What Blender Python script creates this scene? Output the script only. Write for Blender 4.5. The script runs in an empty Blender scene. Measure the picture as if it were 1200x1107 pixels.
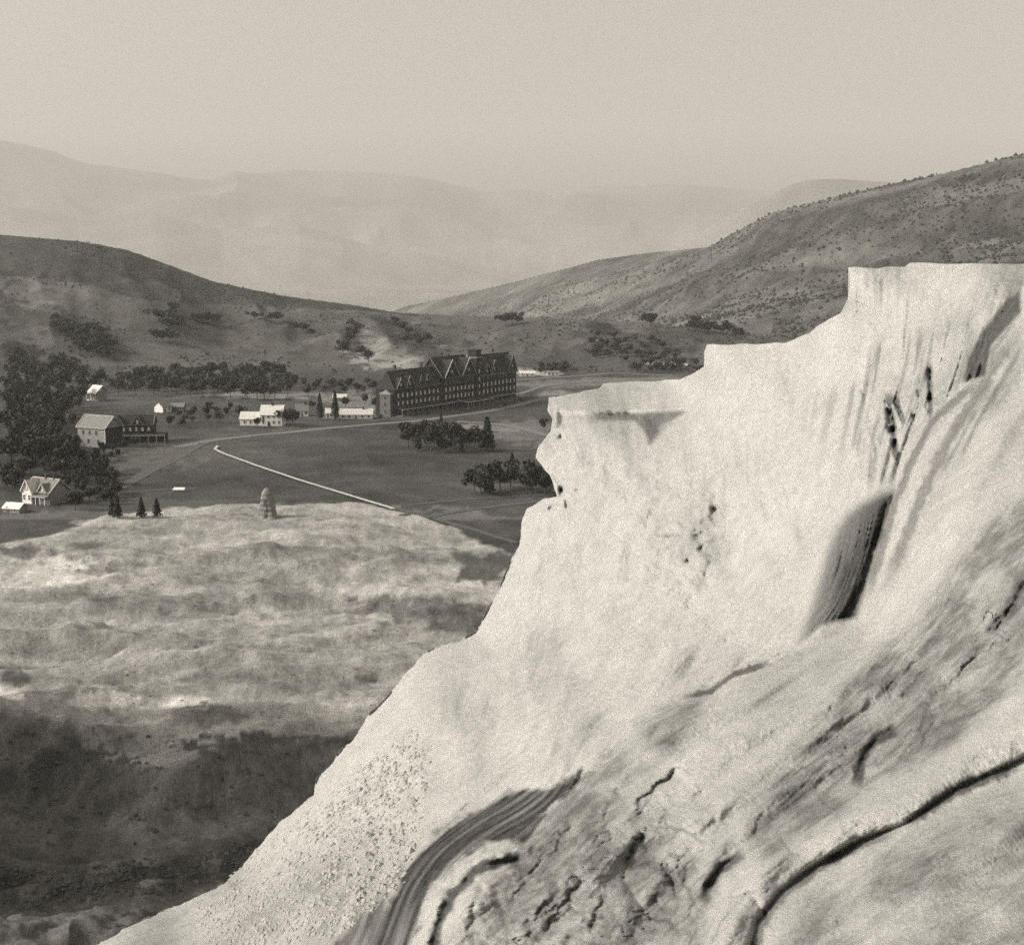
import bpy, bmesh, math, random
import numpy as np
from mathutils import Vector, Matrix
random.seed(7)
rng = np.random.default_rng(11)
S = bpy.context.scene
COL = S.collection

# ------------------------------------------------------------------ camera
CAMZ, F, HY = 85.0, 1648.0, 305.0
PITCH = math.atan((553.5 - HY) / F)
cd = bpy.data.cameras.new('camera')
cam = bpy.data.objects.new('camera', cd); COL.objects.link(cam)
cam.location = (0, 0, CAMZ)
cam.rotation_euler = (math.radians(90) - PITCH, 0, 0)
cd.sensor_width = 36; cd.lens = 36 * F / 1200.0
cd.clip_start = 0.5; cd.clip_end = 90000
S.camera = cam
# ------------------------------------------------------------------ sky, sun, exposure
SUN_EL, SUN_DIR = math.radians(31), Vector((-0.97, -0.12, 0)).normalized()
W = bpy.data.worlds.new('World'); S.world = W; W.use_nodes = True
wn = W.node_tree; wn.nodes.clear()
sky = wn.nodes.new('ShaderNodeTexSky'); sky.sky_type = 'NISHITA'; sky.sun_disc = False
sky.sun_elevation = SUN_EL; sky.sun_rotation = math.atan2(SUN_DIR.x, SUN_DIR.y)
sky.air_density = 1.0; sky.dust_density = 6.0; sky.ozone_density = 1.0
bw = wn.nodes.new('ShaderNodeRGBToBW')
mx = wn.nodes.new('ShaderNodeMixRGB'); mx.blend_type = 'MULTIPLY'; mx.inputs[0].default_value = 1
mx.inputs[2].default_value = (1.0, 0.95, 0.876, 1)
bg = wn.nodes.new('ShaderNodeBackground'); bg.inputs[1].default_value = 0.15
wo = wn.nodes.new('ShaderNodeOutputWorld')
wn.links.new(sky.outputs[0], bw.inputs[0]); wn.links.new(bw.outputs[0], mx.inputs[1])
wn.links.new(mx.outputs[0], bg.inputs[0]); wn.links.new(bg.outputs[0], wo.inputs[0])
sl = bpy.data.lights.new('sun', 'SUN'); sl.energy = 2.0; sl.angle = math.radians(0.6); sl.color = (1, 0.965, 0.905)
sun = bpy.data.objects.new('sun', sl); COL.objects.link(sun)
sdir = Vector((SUN_DIR.x * math.cos(SUN_EL), SUN_DIR.y * math.cos(SUN_EL), math.sin(SUN_EL)))
sun.rotation_euler = (-sdir).to_track_quat('-Z', 'Y').to_euler(); sun.location = (-200, -100, 300)
S.view_settings.view_transform = 'Standard'; S.view_settings.look = 'None'
S.view_settings.exposure = 0.6; S.view_settings.gamma = 1; S.view_settings.use_curve_mapping = False
S.render.engine = 'CYCLES'
S.cycles.max_bounces = 4; S.cycles.diffuse_bounces = 2; S.cycles.glossy_bounces = 1
S.cycles.use_denoising = False
S.cycles.volume_bounces = 0; S.cycles.transparent_max_bounces = 4
HAZE_DENSITY = 0.00007

# ------------------------------------------------------------------ maths helpers
def ray(px, py):
    """direction of the photograph's pixel as (x/y, z/y) slopes"""
    px = np.asarray(px, float); py = np.asarray(py, float)
    a = (px - 600) / F; b = -(py - 553.5) / F
    yy = math.cos(PITCH) + b * math.sin(PITCH)
    return a / yy, (-math.sin(PITCH) + b * math.cos(PITCH)) / yy
def proj(x, y, z):
    z = z - CAMZ
    d = y * math.cos(PITCH) - z * math.sin(PITCH)
    v = y * math.sin(PITCH) + z * math.cos(PITCH)
    return 600 + F * x / d, 553.5 - F * v / d
def sm(a, b, x):
    t = np.clip((x - a) / (b - a), 0, 1); return t * t * (3 - 2 * t)
_T = np.random.default_rng(3).random((512, 512)).astype(np.float32).ravel()
def vn2(x, y, s=0):
    fx0 = np.floor(x); fy0 = np.floor(y); fx = (x - fx0).astype(np.float32); fy = (y - fy0).astype(np.float32)
    ix = fx0.astype(np.int32) + s * 37; iy = fy0.astype(np.int32) + s * 91
    fx = fx * fx * fx * (fx * (fx * 6 - 15) + 10); fy = fy * fy * fy * (fy * (fy * 6 - 15) + 10)
    x0 = ix & 511; x1 = (ix + 1) & 511; y0 = (iy & 511) << 9; y1 = ((iy + 1) & 511) << 9
    a = _T[y0 | x0]; c = _T[y1 | x0]
    a = a + (_T[y0 | x1] - a) * fx; c = c + (_T[y1 | x1] - c) * fx
    return a + (c - a) * fy
def fbm(x, y, o=4, s=0, g=0.5):
    r = np.zeros(np.broadcast(x, y).shape); a = 1.0; t = 0.0
    for k in range(o):
        r += a * (vn2(x * 2 ** k + 17.3 * k, y * 2 ** k - 9.1 * k, s + k) * 2 - 1); t += a; a *= g
        x, y = x * 0.877 - y * 0.48, x * 0.48 + y * 0.877
    return r / t * 1.6
def rid(x, y, o=3, s=0):
    return 1 - 2 * np.abs(fbm(x, y, o, s))
def rbf_fit(pts, lam=1e-3):
    P = np.array(pts, float); X = P[:, :2] / 500.0; v = P[:, 2]
    n = len(P); r2 = ((X[:, None] - X[None]) ** 2).sum(2)
    K = 0.5 * r2 * np.log(r2 + 1e-12) + lam * np.eye(n)
    A = np.zeros((n + 3, n + 3)); A[:n, :n] = K; A[:n, n] = 1; A[:n, n + 1:] = X; A[n, :n] = 1; A[n + 1:, :n] = X.T
    return X, np.linalg.solve(A, np.concatenate([v, np.zeros(3)]))
def rbf(fit, px, py):
    X, w = fit; n = len(X); sh = px.shape
    q = np.stack([px.ravel(), py.ravel()], 1) / 500.0; out = np.empty(len(q))
    for i in range(0, len(q), 60000):
        c = q[i:i + 60000]; r2 = ((c[:, None] - X[None]) ** 2).sum(2)
        out[i:i + 60000] = (0.5 * r2 * np.log(r2 + 1e-12)) @ w[:n] + w[n] + c @ w[n + 1:]
    return out.reshape(sh)
def pdist(line, px, py):
    """distance, side (+1 / -1) and run (0..1) to a polyline"""
    L = np.array(line, float); seg = np.hypot(*(L[1:] - L[:-1]).T); cum = np.concatenate([[0], np.cumsum(seg)])
    best = np.full(px.shape, 1e9); side = np.ones(px.shape); run = np.zeros(px.shape)
    for i in range(len(L) - 1):
        dx, dy = L[i + 1] - L[i]; l2 = dx * dx + dy * dy
        t = np.clip(((px - L[i, 0]) * dx + (py - L[i, 1]) * dy) / l2, 0, 1)
        d = np.hypot(px - L[i, 0] - t * dx, py - L[i, 1] - t * dy)
        c = dx * (py - L[i, 1]) - dy * (px - L[i, 0])
        m = d < best - 1e-9
        best = np.where(m, d, best); side = np.where(m, np.where(c < 0, -1.0, 1.0), side)
        run = np.where(m, (cum[i] + t * seg[i]) / cum[-1], run)
    return best, side, run
def inpoly(poly, px, py):
    P = np.array(poly, float); ins = np.zeros(px.shape, bool); j = len(P) - 1
    for i in range(len(P)):
        c = ((P[i, 1] > py) != (P[j, 1] > py))
        with np.errstate(divide='ignore', invalid='ignore'):
            c &= px < (P[j, 0] - P[i, 0]) * (py - P[i, 1]) / (P[j, 1] - P[i, 1] + 1e-12) + P[i, 0]
        ins ^= c; j = i
    return ins
def soft(poly, px, py, w):
    """1 inside a traced outline, fading over w at its edge"""
    P_ = np.array(poly, float); out = np.zeros(px.shape)
    k = (px > P_[:, 0].min() - w - 1) & (px < P_[:, 0].max() + w + 1) & (py > P_[:, 1].min() - w - 1) & (py < P_[:, 1].max() + w + 1)
    qx, qy = px[k], py[k]; d, _, _ = pdist(list(poly) + [poly[0]], qx, qy)
    out[k] = sm(-w, w, np.where(inpoly(poly, qx, qy), d, -d)); return out
def grid_mesh(name, x, y, z, mat, attrs=None, uv=None, flip=False):
    n, m = x.shape
    me = bpy.data.meshes.new(name)
    co = np.stack([x, y, z], 2).reshape(-1, 3).astype(np.float32)
    idx = np.arange(n * m).reshape(n, m)
    q = np.stack([idx[:-1, :-1], idx[:-1, 1:], idx[1:, 1:], idx[1:, :-1]], 2).reshape(-1, 4)
    if flip: q = q[:, ::-1]
    me.vertices.add(n * m); me.vertices.foreach_set('co', co.ravel())
    me.loops.add(q.size); me.loops.foreach_set('vertex_index', np.ascontiguousarray(q).ravel().astype(np.int32))
    me.polygons.add(len(q)); me.polygons.foreach_set('loop_start', np.arange(0, q.size, 4, dtype=np.int32))
    me.polygons.foreach_set('loop_total', np.full(len(q), 4, dtype=np.int32))
    me.polygons.foreach_set('use_smooth', np.ones(len(q), bool))
    me.update(calc_edges=True)
    for k, v in (attrs or {}).items():
        if v.ndim == 3:
            a = me.attributes.new(k, 'FLOAT_VECTOR', 'POINT'); a.data.foreach_set('vector', v.reshape(-1, 3).astype(np.float32).ravel())
        else:
            a = me.attributes.new(k, 'FLOAT', 'POINT'); a.data.foreach_set('value', v.astype(np.float32).ravel())
    me.materials.append(mat)
    o = bpy.data.objects.new(name, me); COL.objects.link(o); return o

# ------------------------------------------------------------------ materials
TINT = (1.0, 0.968, 0.905)
def nd(t, typ, **kw):
    n = t.nodes.new(typ)
    for k, v in kw.items(): setattr(n, k, v)
    return n
def math_n(t, op, a, b=None, c=None, clamp=False):
    n = t.nodes.new('ShaderNodeMath'); n.operation = op; n.use_clamp = clamp
    for i, v in enumerate((a, b, c)):
        if v is None: continue
        if isinstance(v, (int, float)): n.inputs[i].default_value = v
        else: t.links.new(v, n.inputs[i])
    return n.outputs[0]
def noise_n(t, vec, scale, detail=4, rough=0.55, dist=0.0):
    n = t.nodes.new('ShaderNodeTexNoise'); n.inputs['Scale'].default_value = scale
    n.inputs['Detail'].default_value = detail; n.inputs['Roughness'].default_value = rough
    n.inputs['Distortion'].default_value = dist
    if vec is not None: t.links.new(vec, n.inputs['Vector'])
    return n.outputs[0]
def rng_n(t, v, a, b, c, d):
    n = t.nodes.new('ShaderNodeMapRange'); t.links.new(v, n.inputs[0])
    for i, q in zip((1, 2, 3, 4), (a, b, c, d)): n.inputs[i].default_value = q
    return n.outputs[0]
def grey(t, v, tint=TINT):
    n = t.nodes.new('ShaderNodeMixRGB'); n.blend_type = 'MULTIPLY'; n.inputs[0].default_value = 1
    t.links.new(v, n.inputs[1]); n.inputs[2].default_value = (*tint, 1); return n.outputs[0]
def base_mat(name, rough=0.9):
    m = bpy.data.materials.new(name); m.use_nodes = True; t = m.node_tree
    b = t.nodes['Principled BSDF']; b.inputs['Roughness'].default_value = rough
    b.inputs['Specular IOR Level'].default_value = 0.2
    return m, t, b
def bump_n(t, b, h, strength, dist):
    n = t.nodes.new('ShaderNodeBump'); n.inputs['Strength'].default_value = strength; n.inputs['Distance'].default_value = dist
    t.links.new(h, n.inputs['Height']); t.links.new(n.outputs[0], b.inputs['Normal'])
def simple(name, alb, var=0.25, scale=1.0, rough=0.85, bump=0.3, tint=TINT, stretch=(1, 1, 1)):
    m, t, b = base_mat(name, rough)
    tc = nd(t, 'ShaderNodeTexCoord'); mp = nd(t, 'ShaderNodeMapping'); mp.inputs['Scale'].default_value = stretch
    t.links.new(tc.outputs['Object'], mp.inputs[0])
    f = noise_n(t, mp.outputs[0], scale, 5, 0.6)
    v = rng_n(t, f, 0.25, 0.75, alb * (1 - var), alb * (1 + var))
    t.links.new(grey(t, v, tint), b.inputs['Base Color'])
    if bump: bump_n(t, b, f, bump, 0.15 / scale)
    return m
M = {}
M['white_paint'] = simple('white_paint', 0.74, 0.10, 0.6, 0.7, 0.1)
M['roof_pale'] = simple('weathered_pale_shingle', 0.62, 0.14, 0.8, 0.8, 0.2, stretch=(1, 4, 4))
M['roof_grey'] = simple('grey_shingle', 0.20, 0.2, 0.8, 0.8, 0.3, stretch=(1, 4, 4))
M['roof_dark'] = simple('dark_shingle', 0.032, 0.3, 0.6, 0.8, 0.3, stretch=(1, 4, 4))
M['wall_dark'] = simple('dark_painted_siding', 0.022, 0.25, 0.5, 0.8, 0.2)
M['wall_mid'] = simple('weathered_siding', 0.26, 0.2, 0.6, 0.85, 0.2)
M['wall_sunlit'] = simple('sunlit_siding', 0.12, 0.2, 0.6, 0.85, 0.2)  # paler copy of the hotel siding, sunlight put into its colour
M['trim'] = simple('pale_trim', 0.5, 0.1, 1.0, 0.7, 0.0)
M['trim_dark'] = simple('dull_trim', 0.22, 0.15, 1.0, 0.7, 0.0)
M['pane'] = simple('pale_reflection_glass', 0.72, 0.3, 0.35, 0.25, 0.0)  # bright reflection in the panes painted as pale colour
M['pane_dark'] = simple('dark_window_glass', 0.03, 0.3, 0.5, 0.15, 0.0)
M['brick'] = simple('sooty_brick', 0.07, 0.3, 2.0, 0.9, 0.4)
M['timber'] = simple('grey_timber', 0.16, 0.3, 2.0, 0.9, 0.2)
M['leaf'] = simple('broad_foliage', 0.023, 0.5, 0.5, 0.7, 0.0, (0.95, 1.0, 0.72))
M['leaf_light'] = simple('pale_foliage', 0.05, 0.5, 0.5, 0.7, 0.0, (0.95, 1.0, 0.72))
M['needle'] = simple('conifer_foliage', 0.020, 0.5, 0.5, 0.7, 0.0, (0.9, 1.0, 0.75))
M['bark'] = simple('bark', 0.10, 0.3, 3.0, 0.9, 0.3)
M['plank'] = simple('bleached_planks', 0.48, 0.12, 1.0, 0.8, 0.1)
M['road'] = simple('gravel_road', 0.17, 0.16, 0.35, 0.95, 0.1)
M['track'] = simple('faint_track', 0.095, 0.18, 0.3, 0.95, 0.1)
M['cap_rock'] = simple('spire_stone', 0.22, 0.3, 0.5, 0.95, 0.7)
M['dark_rock'] = simple('dark_outcrop_rock', 0.085, 0.4, 0.5, 0.95, 0.6)
M['pale_rock'] = simple('pale_rubble', 0.34, 0.14, 2.0, 0.95, 0.5)

# ground: the albedo of each place is in the mesh, the grain is here
m, t, b = base_mat('valley_ground', 0.95)
at = nd(t, 'ShaderNodeAttribute', attribute_name='alb')
geo = nd(t, 'ShaderNodeNewGeometry')
n1 = noise_n(t, geo.outputs['Position'], 0.9, 6, 0.7); n2 = noise_n(t, geo.outputs['Position'], 0.06, 6, 0.6, 0.6)
n3 = noise_n(t, geo.outputs['Position'], 0.25, 5, 0.65); n4 = noise_n(t, geo.outputs['Position'], 3.0, 4, 0.7)
k = math_n(t, 'MULTIPLY', rng_n(t, n1, 0.3, 0.7, 0.72, 1.28), rng_n(t, n2, 0.3, 0.7, 0.7, 1.3))
k = math_n(t, 'MULTIPLY', k, rng_n(t, n3, 0.35, 0.7, 0.86, 1.14)); k = math_n(t, 'MULTIPLY', k, rng_n(t, n4, 0.35, 0.65, 0.8, 1.2))
t.links.new(grey(t, math_n(t, 'MULTIPLY', at.outputs['Fac'], k)), b.inputs['Base Color'])
bump_n(t, b, math_n(t, 'ADD', math_n(t, 'ADD', n1, math_n(t, 'MULTIPLY', n4, 0.35)), math_n(t, 'MULTIPLY', n3, 2.5)), 0.45, 0.5)
M['ground'] = m

# travertine: pale lime with algae streaks along the fall line and painted crease shade
m, t, b = base_mat('travertine', 0.85)
st = nd(t, 'ShaderNodeAttribute', attribute_name='stain_shade').outputs['Fac']
tn = nd(t, 'ShaderNodeAttribute', attribute_name='tan').outputs['Fac']
fl = nd(t, 'ShaderNodeAttribute', attribute_name='flow')
geo = nd(t, 'ShaderNodeNewGeometry')
mp = nd(t, 'ShaderNodeMapping'); mp.inputs['Scale'].default_value = (4.5, 2.2, 1); t.links.new(fl.outputs['Vector'], mp.inputs[0])
s1 = noise_n(t, mp.outputs[0], 1.0, 8, 0.66, 0.7)
mp2 = nd(t, 'ShaderNodeMapping'); mp2.inputs['Scale'].default_value = (20, 8, 1); t.links.new(fl.outputs['Vector'], mp2.inputs[0])
s2 = noise_n(t, mp2.outputs[0], 1.0, 5, 0.6, 1.0)
mp3 = nd(t, 'ShaderNodeMapping'); mp3.inputs['Scale'].default_value = (15, 1.3, 1); t.links.new(fl.outputs['Vector'], mp3.inputs[0]); s3 = noise_n(t, mp3.outputs[0], 1.0, 7, 0.62, 0.3)
g1 = noise_n(t, geo.outputs['Position'], 1.3, 11, 0.74); g2 = noise_n(t, geo.outputs['Position'], 14.0, 8, 0.8)
g3 = noise_n(t, geo.outputs['Position'], 0.16, 4, 0.6)
white = math_n(t, 'MULTIPLY', rng_n(t, g1, 0.35, 0.65, 0.335, 0.415), rng_n(t, g3, 0.3, 0.7, 0.95, 1.04))
white = math_n(t, 'MULTIPLY', white, rng_n(t, s1, 0.3, 0.7, 0.95, 1.05))
white = math_n(t, 'MULTIPLY', white, rng_n(t, g2, 0.35, 0.65, 0.90, 1.09))
tanv = math_n(t, 'MULTIPLY', rng_n(t, s1, 0.35, 0.65, 0.13, 0.22), math_n(t, 'MULTIPLY', rng_n(t, s2, 0.3, 0.7, 0.88, 1.12), rng_n(t, g1, 0.35, 0.65, 0.68, 1.3)))
darkv = math_n(t, 'MULTIPLY', rng_n(t, s3, 0.3, 0.72, 0.010, 0.06), rng_n(t, s2, 0.35, 0.75, 0.6, 2.0))
m1 = nd(t, 'ShaderNodeMix'); t.links.new(math_n(t, 'MULTIPLY', tn, rng_n(t, s1, 0.62, 0.38, 0.75, 1.25), clamp=True), m1.inputs[0])
t.links.new(white, m1.inputs[2]); t.links.new(tanv, m1.inputs[3])
m2 = nd(t, 'ShaderNodeMix'); t.links.new(st, m2.inputs[0]); t.links.new(m1.outputs[0], m2.inputs[2]); t.links.new(darkv, m2.inputs[3])
t.links.new(grey(t, m2.outputs[0], (1.0, 0.98, 0.925)), b.inputs['Base Color'])
hh = math_n(t, 'ADD', math_n(t, 'MULTIPLY', s3, 0.5), math_n(t, 'MULTIPLY', s2, 0.15))
hh = math_n(t, 'MULTIPLY', hh, math_n(t, 'ADD', 0.22, math_n(t, 'ADD', math_n(t, 'MULTIPLY', tn, 0.35), st)))
hh = math_n(t, 'ADD', hh, math_n(t, 'ADD', math_n(t, 'MULTIPLY', g1, 1.6), math_n(t, 'MULTIPLY', g2, 0.5)))
bump_n(t, b, hh, 0.5, 0.16)
M['travertine'] = m

# ------------------------------------------------------------------ terrain
def crest(pts):
    P = np.array(pts, float); u, e = ray(P[:, 0], P[:, 1]); o = np.argsort(u)
    return u[o], (CAMZ + e * P[:, 2])[o], P[:, 2][o]
C_left = crest([(-700, 255, 1500), (-200, 262, 1500), (10, 275, 1500), (80, 281, 1500), (115, 286, 1510), (150, 293, 1520), (200, 311, 1540), (250, 330, 1560), (330, 346, 1600), (420, 358, 1650), (478, 368, 1700), (520, 385, 1750), (620, 440, 1800), (1800, 470, 1800)])
C_mid = crest([(-800, 420, 1300), (250, 420, 1400), (340, 380, 1480), (400, 363, 1500), (480, 367, 1480), (540, 370, 1440), (600, 371, 1400), (640, 372, 1380), (700, 375, 1350), (760, 378, 1310), (820, 385, 1280), (880, 392, 1250), (1000, 402, 1200), (1800, 440, 1200)])
C_right = crest([(-200, 400, 6000), (400, 372, 5600), (480, 358, 5200), (560, 340, 4700), (640, 320, 4300), (700, 304, 4000), (760, 296, 3700), (830, 289, 3300), (855, 275, 3150), (880, 262, 3000), (905, 249, 2900), (950, 238, 2800), (985, 229, 2730), (1020, 221, 2650), (1060, 212, 2600), (1100, 204, 2500), (1150, 192, 2450), (1190, 182, 2400), (1400, 140, 2300), (1900, 90, 2200)])
C_far = crest([(-900, 190, 20125), (-200, 150, 20125), (10, 160, 20125), (35, 163, 20125), (60, 169, 20125), (85, 180, 20125), (110, 187, 20125), (150, 191, 20125), (200, 199, 20125), (250, 204, 20125), (275, 196, 20125), (300, 199, 20125), (340, 195, 20125), (400, 193, 20125), (440, 197, 20125), (490, 205, 20125), (560, 219, 20125), (640, 224, 20125), (700, 216, 20125), (800, 211, 20125), (900, 218, 20125), (1100, 222, 20125), (1900, 200, 20125)])
C_far2 = crest([(300, 350, 11560), (600, 345, 11560), (700, 325, 11560), (780, 292, 11730), (820, 266, 11900), (860, 246, 11900), (900, 226, 11900), (925, 213, 11900), (950, 206, 11900), (985, 205, 11900), (1010, 207, 11900), (1045, 209, 11900), (1100, 214, 11900), (1900, 240, 11900)])
# spurs in front of the far range
C_far3 = crest([(-900, 250, 15400), (-200, 228, 15400), (10, 240, 15400), (90, 252, 15400), (180, 248, 15400), (260, 268, 15400), (350, 262, 15400), (430, 285, 15400), (520, 300, 15400), (640, 330, 15400), (800, 350, 15400), (1900, 350, 15400)])
U_edge, Z_e, Y_edge0 = None, None, None
_p = [(-900, 720), (-200, 650), (0, 637), (60, 628), (130, 602), (200, 597), (300, 590), (380, 590), (450, 597), (520, 612), (560, 628), (600, 645), (700, 660), (1300, 700)]
_u, _e = ray([q[0] for q in _p], [q[1] for q in _p]); EDGE = (_u, -CAMZ / _e)
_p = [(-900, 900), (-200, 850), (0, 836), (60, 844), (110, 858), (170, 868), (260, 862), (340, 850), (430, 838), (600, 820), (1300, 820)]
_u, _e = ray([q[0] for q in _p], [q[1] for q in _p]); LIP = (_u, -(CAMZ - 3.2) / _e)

def hill(u, Y, C, Y0, z0, expo=1.0, back=0.35, nz=None):
    zc = np.interp(u, C[0], C[1]); Yc = np.interp(u, C[0], C[2])
    t = (Y - Y0) / (Yc - Y0); tc = np.clip(t, 0, 1)
    z = z0 + (zc - z0) * tc ** expo
    if nz is not None: z = z + nz * np.sin(np.pi * tc) ** 0.8
    z = np.where(t > 1, zc - (Y - Yc) * back, z)
    return np.where(t <= 0, -999, z)
def gz(u, Y):
    u = np.asarray(u, float); Y = np.asarray(Y, float); x = u * Y
    ed = np.interp(u, *EDGE) + 5 * fbm(x / 40, Y / 40, 3, 3); lip = np.interp(u, *LIP) + 2.5 * fbm(x / 14, Y / 14, 3, 31)
    trav = sm(ed + 1, ed - 14, Y)
    z = trav * (1.6 + 2.6 * fbm(x / 60, Y / 38, 4, 5) + (1.7 * fbm((x + 0.4 * Y) / 24, (Y - 0.25 * x) / 12, 4, 6) + 1.3 * rid((x + 0.3 * Y) / 50, (Y - 0.3 * x) / 17, 3, 7)) * sm(ed - 30, ed - 120, Y))
    z += trav * 0.35 * fbm(x / 5, Y / 5, 3, 8)
    # meadow
    mead = (1 - trav) * sm(1300, 1000, Y)
    z += mead * 0.35 * fbm(x / 45, Y / 45, 3, 9)
    # shaded hollow in the near left
    bas = sm(lip, lip - 16, Y)
    z += bas * (-9 - 1.2 * fbm(x / 20, Y / 16, 4, 12) + 0.7 * fbm(x / 6, Y / 5, 3, 13))
    rise = np.clip(205 - Y, 0, 200)
    z += rise * 0.16 + sm(196, 180, Y) * 1.5 * rid(x / 9 + Y / 30, Y / 5, 4, 14) * sm(150, 175, Y)
    # rock mound at the left border, and an unseen hill added beyond it to shadow the hollow
    z += 4.5 * np.exp(-(((x + 88) / 15) ** 2 + ((Y - 238) / 18) ** 2)) * (1 + 0.25 * fbm(x / 6, Y / 6, 3, 15))
    hx = np.maximum(0, -(x + 97))
    z += np.minimum(hx * 1.5, 108) * sm(237, 232, Y + 1 * fbm(x / 12, Y / 12, 3, 155)) * sm(166, 182, Y) * sm(-420, -260, x)
    # drop to the river beyond the mid bench
    z += -165 * sm(1550, 3600, Y)
    z += sm(3000, 5000, Y) * 14 * fbm(x / 900, Y / 900, 4, 16)
    Yl = np.interp(u, *[np.array(v) for v in ((-0.6, -0.36, -0.2, -0.1, 0.2), (1000, 1050, 1120, 1200, 1400))])
    n1 = 9 * fbm(x / 160, Y / 120, 4, 20) + 4 * rid((x + 0.3 * Y) / 60, Y / 200, 3, 21)
    hl = hill(u, Y, C_left, Yl, 0, 0.95, 0.3, n1)
    n2 = 5 * rid((x - 0.2 * Y) / 75, Y / 160, 3, 22) + 2 * fbm(x / 25, Y / 25, 3, 23)
    hm = hill(u, Y, C_mid, 1075 + 25 * fbm(x / 60, x * 0, 2, 24), 0, 0.8, 0.22, n2)
    _ur, _ = ray([480, 560, 700, 830, 1000, 1200, 1800], [300] * 7)
    Y0 = np.interp(u, _ur, (3900, 3500, 2700, 1950, 1600, 1400, 1300)); z0 = np.interp(u, _ur, (-130, -95, -60, -15, 0, 10, 20))
    n3 = 26 * rid((x + 0.75 * Y) / 330, (Y - x) / 1500, 4, 25) - 14 + 8 * fbm(x / 70, Y / 70, 4, 26)
    hr = hill(u, Y, C_right, Y0, z0, 1.05, 0.3, n3 * np.clip((Y - Y0) / 400, 0, 1))
    n4 = 200 * rid(x / 2400, Y / 1900, 4, 27) - 90
    hf = hill(u, Y, C_far, 15500, -165, 1.0, 0.4, n4)
    hf += np.where(hf > -900, 55 * fbm(x / 1100, Y / 1100, 5, 28), 0)
    hf3 = hill(u, Y, C_far3, 12500, -165, 1.0, 0.2, n4 * 0.5)
    hf2 = hill(u, Y, C_far2, 9500, -165, 1.1, 0.4, 95 * rid(x / 1200, Y / 1000, 4, 29) - 45)
    zz = z
    for h in (hl, hm, hr, hf, hf3, hf2):
        w = 6.0; d = np.clip((h - zz) / w, -1, 1)
        zz = np.maximum(zz, h) + np.where(h > -900, w * 0.25 * (1 - np.abs(d)) ** 2, 0)
    return zz

def hits(pts):
    """world points where the sight lines through photo points meet the terrain"""
    P = np.array(pts, float); u, e = ray(P[:, 0], P[:, 1])
    Ys = np.concatenate([np.linspace(130, 1250, 560), np.geomspace(1253, 15000, 340)])
    U = np.repeat(u[:, None], len(Ys), 1); Yg = np.repeat(Ys[None], len(u), 0)
    Z = gz(U, Yg); R = CAMZ + e[:, None] * Yg
    below = R <= Z; k = below.argmax(1); k = np.clip(k, 1, None); i = np.arange(len(u))
    a = (R - Z)[i, k - 1]; bb = (Z - R)[i, k]; f = np.where(below.any(1), a / (a + bb + 1e-9), 0)
    Y = Ys[k - 1] + f * (Ys[k] - Ys[k - 1])
    return np.stack([u * Y, Y, gz(u, Y)], 1)

uu = np.concatenate([np.linspace(-1.5, -0.40, 46)[:-1], np.linspace(-0.40, 0.40, 740), np.linspace(0.40, 1.5, 46)[1:]])
yy = np.concatenate([np.linspace(52, 132, 12)[:-1], 1 / np.linspace(1 / 132, 1 / 1080, 370), np.geomspace(1085, 2000, 125), np.geomspace(2010, 5600, 170), np.geomspace(5650, 21500, 90), np.geomspace(22500, 45000, 8)])
U, Y = np.meshgrid(uu, yy, indexing='xy')
Z = gz(U, Y); Z = np.where(Y > 22000, -200, Z)
X = U * Y
PX, PY = proj(X, Y, Z)
# albedo of the ground cover, place by place, some shade and haze painted in
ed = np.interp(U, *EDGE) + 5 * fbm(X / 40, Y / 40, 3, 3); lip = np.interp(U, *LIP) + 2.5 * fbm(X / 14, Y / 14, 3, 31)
alb = np.full(X.shape, 0.060) * (1 + 0.4 * fbm(X / 60, Y / 60, 5, 40) + 0.25 * fbm(X / 9, Y / 14, 4, 46))
tr = 0.29 + 0.075 * fbm((X + 0.3 * Y) / 45, Y / 14, 4, 41) + 0.035 * fbm(X / 7, Y / 7, 4, 42) + 0.03 * fbm(X / 2.2, Y / 2.6, 3, 47) - 0.08 * sm(0.80, 0.97, rid(X / 16 + 0.02 * Y, Y / 11, 4, 48))
ed = ed + 9 * fbm(X / 9, Y / 12, 4, 170); tm = sm(ed + 3, ed - 6, Y)
alb = alb * (1 - tm) + np.clip(tr, 0.10, 0.6) * tm
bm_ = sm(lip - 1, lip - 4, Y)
alb = alb * (1 - bm_) + bm_ * (0.125 + 0.045 * fbm(X / 14, Y / 10, 4, 43) + 0.03 * fbm(X / 2.5, Y / 2.5, 3, 49))  # shade of the hollow deepened in the ground colour
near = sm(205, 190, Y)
alb = alb * (1 - near) + near * (0.105 + 0.03 * fbm(X / 10, Y / 8, 4, 44))
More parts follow.
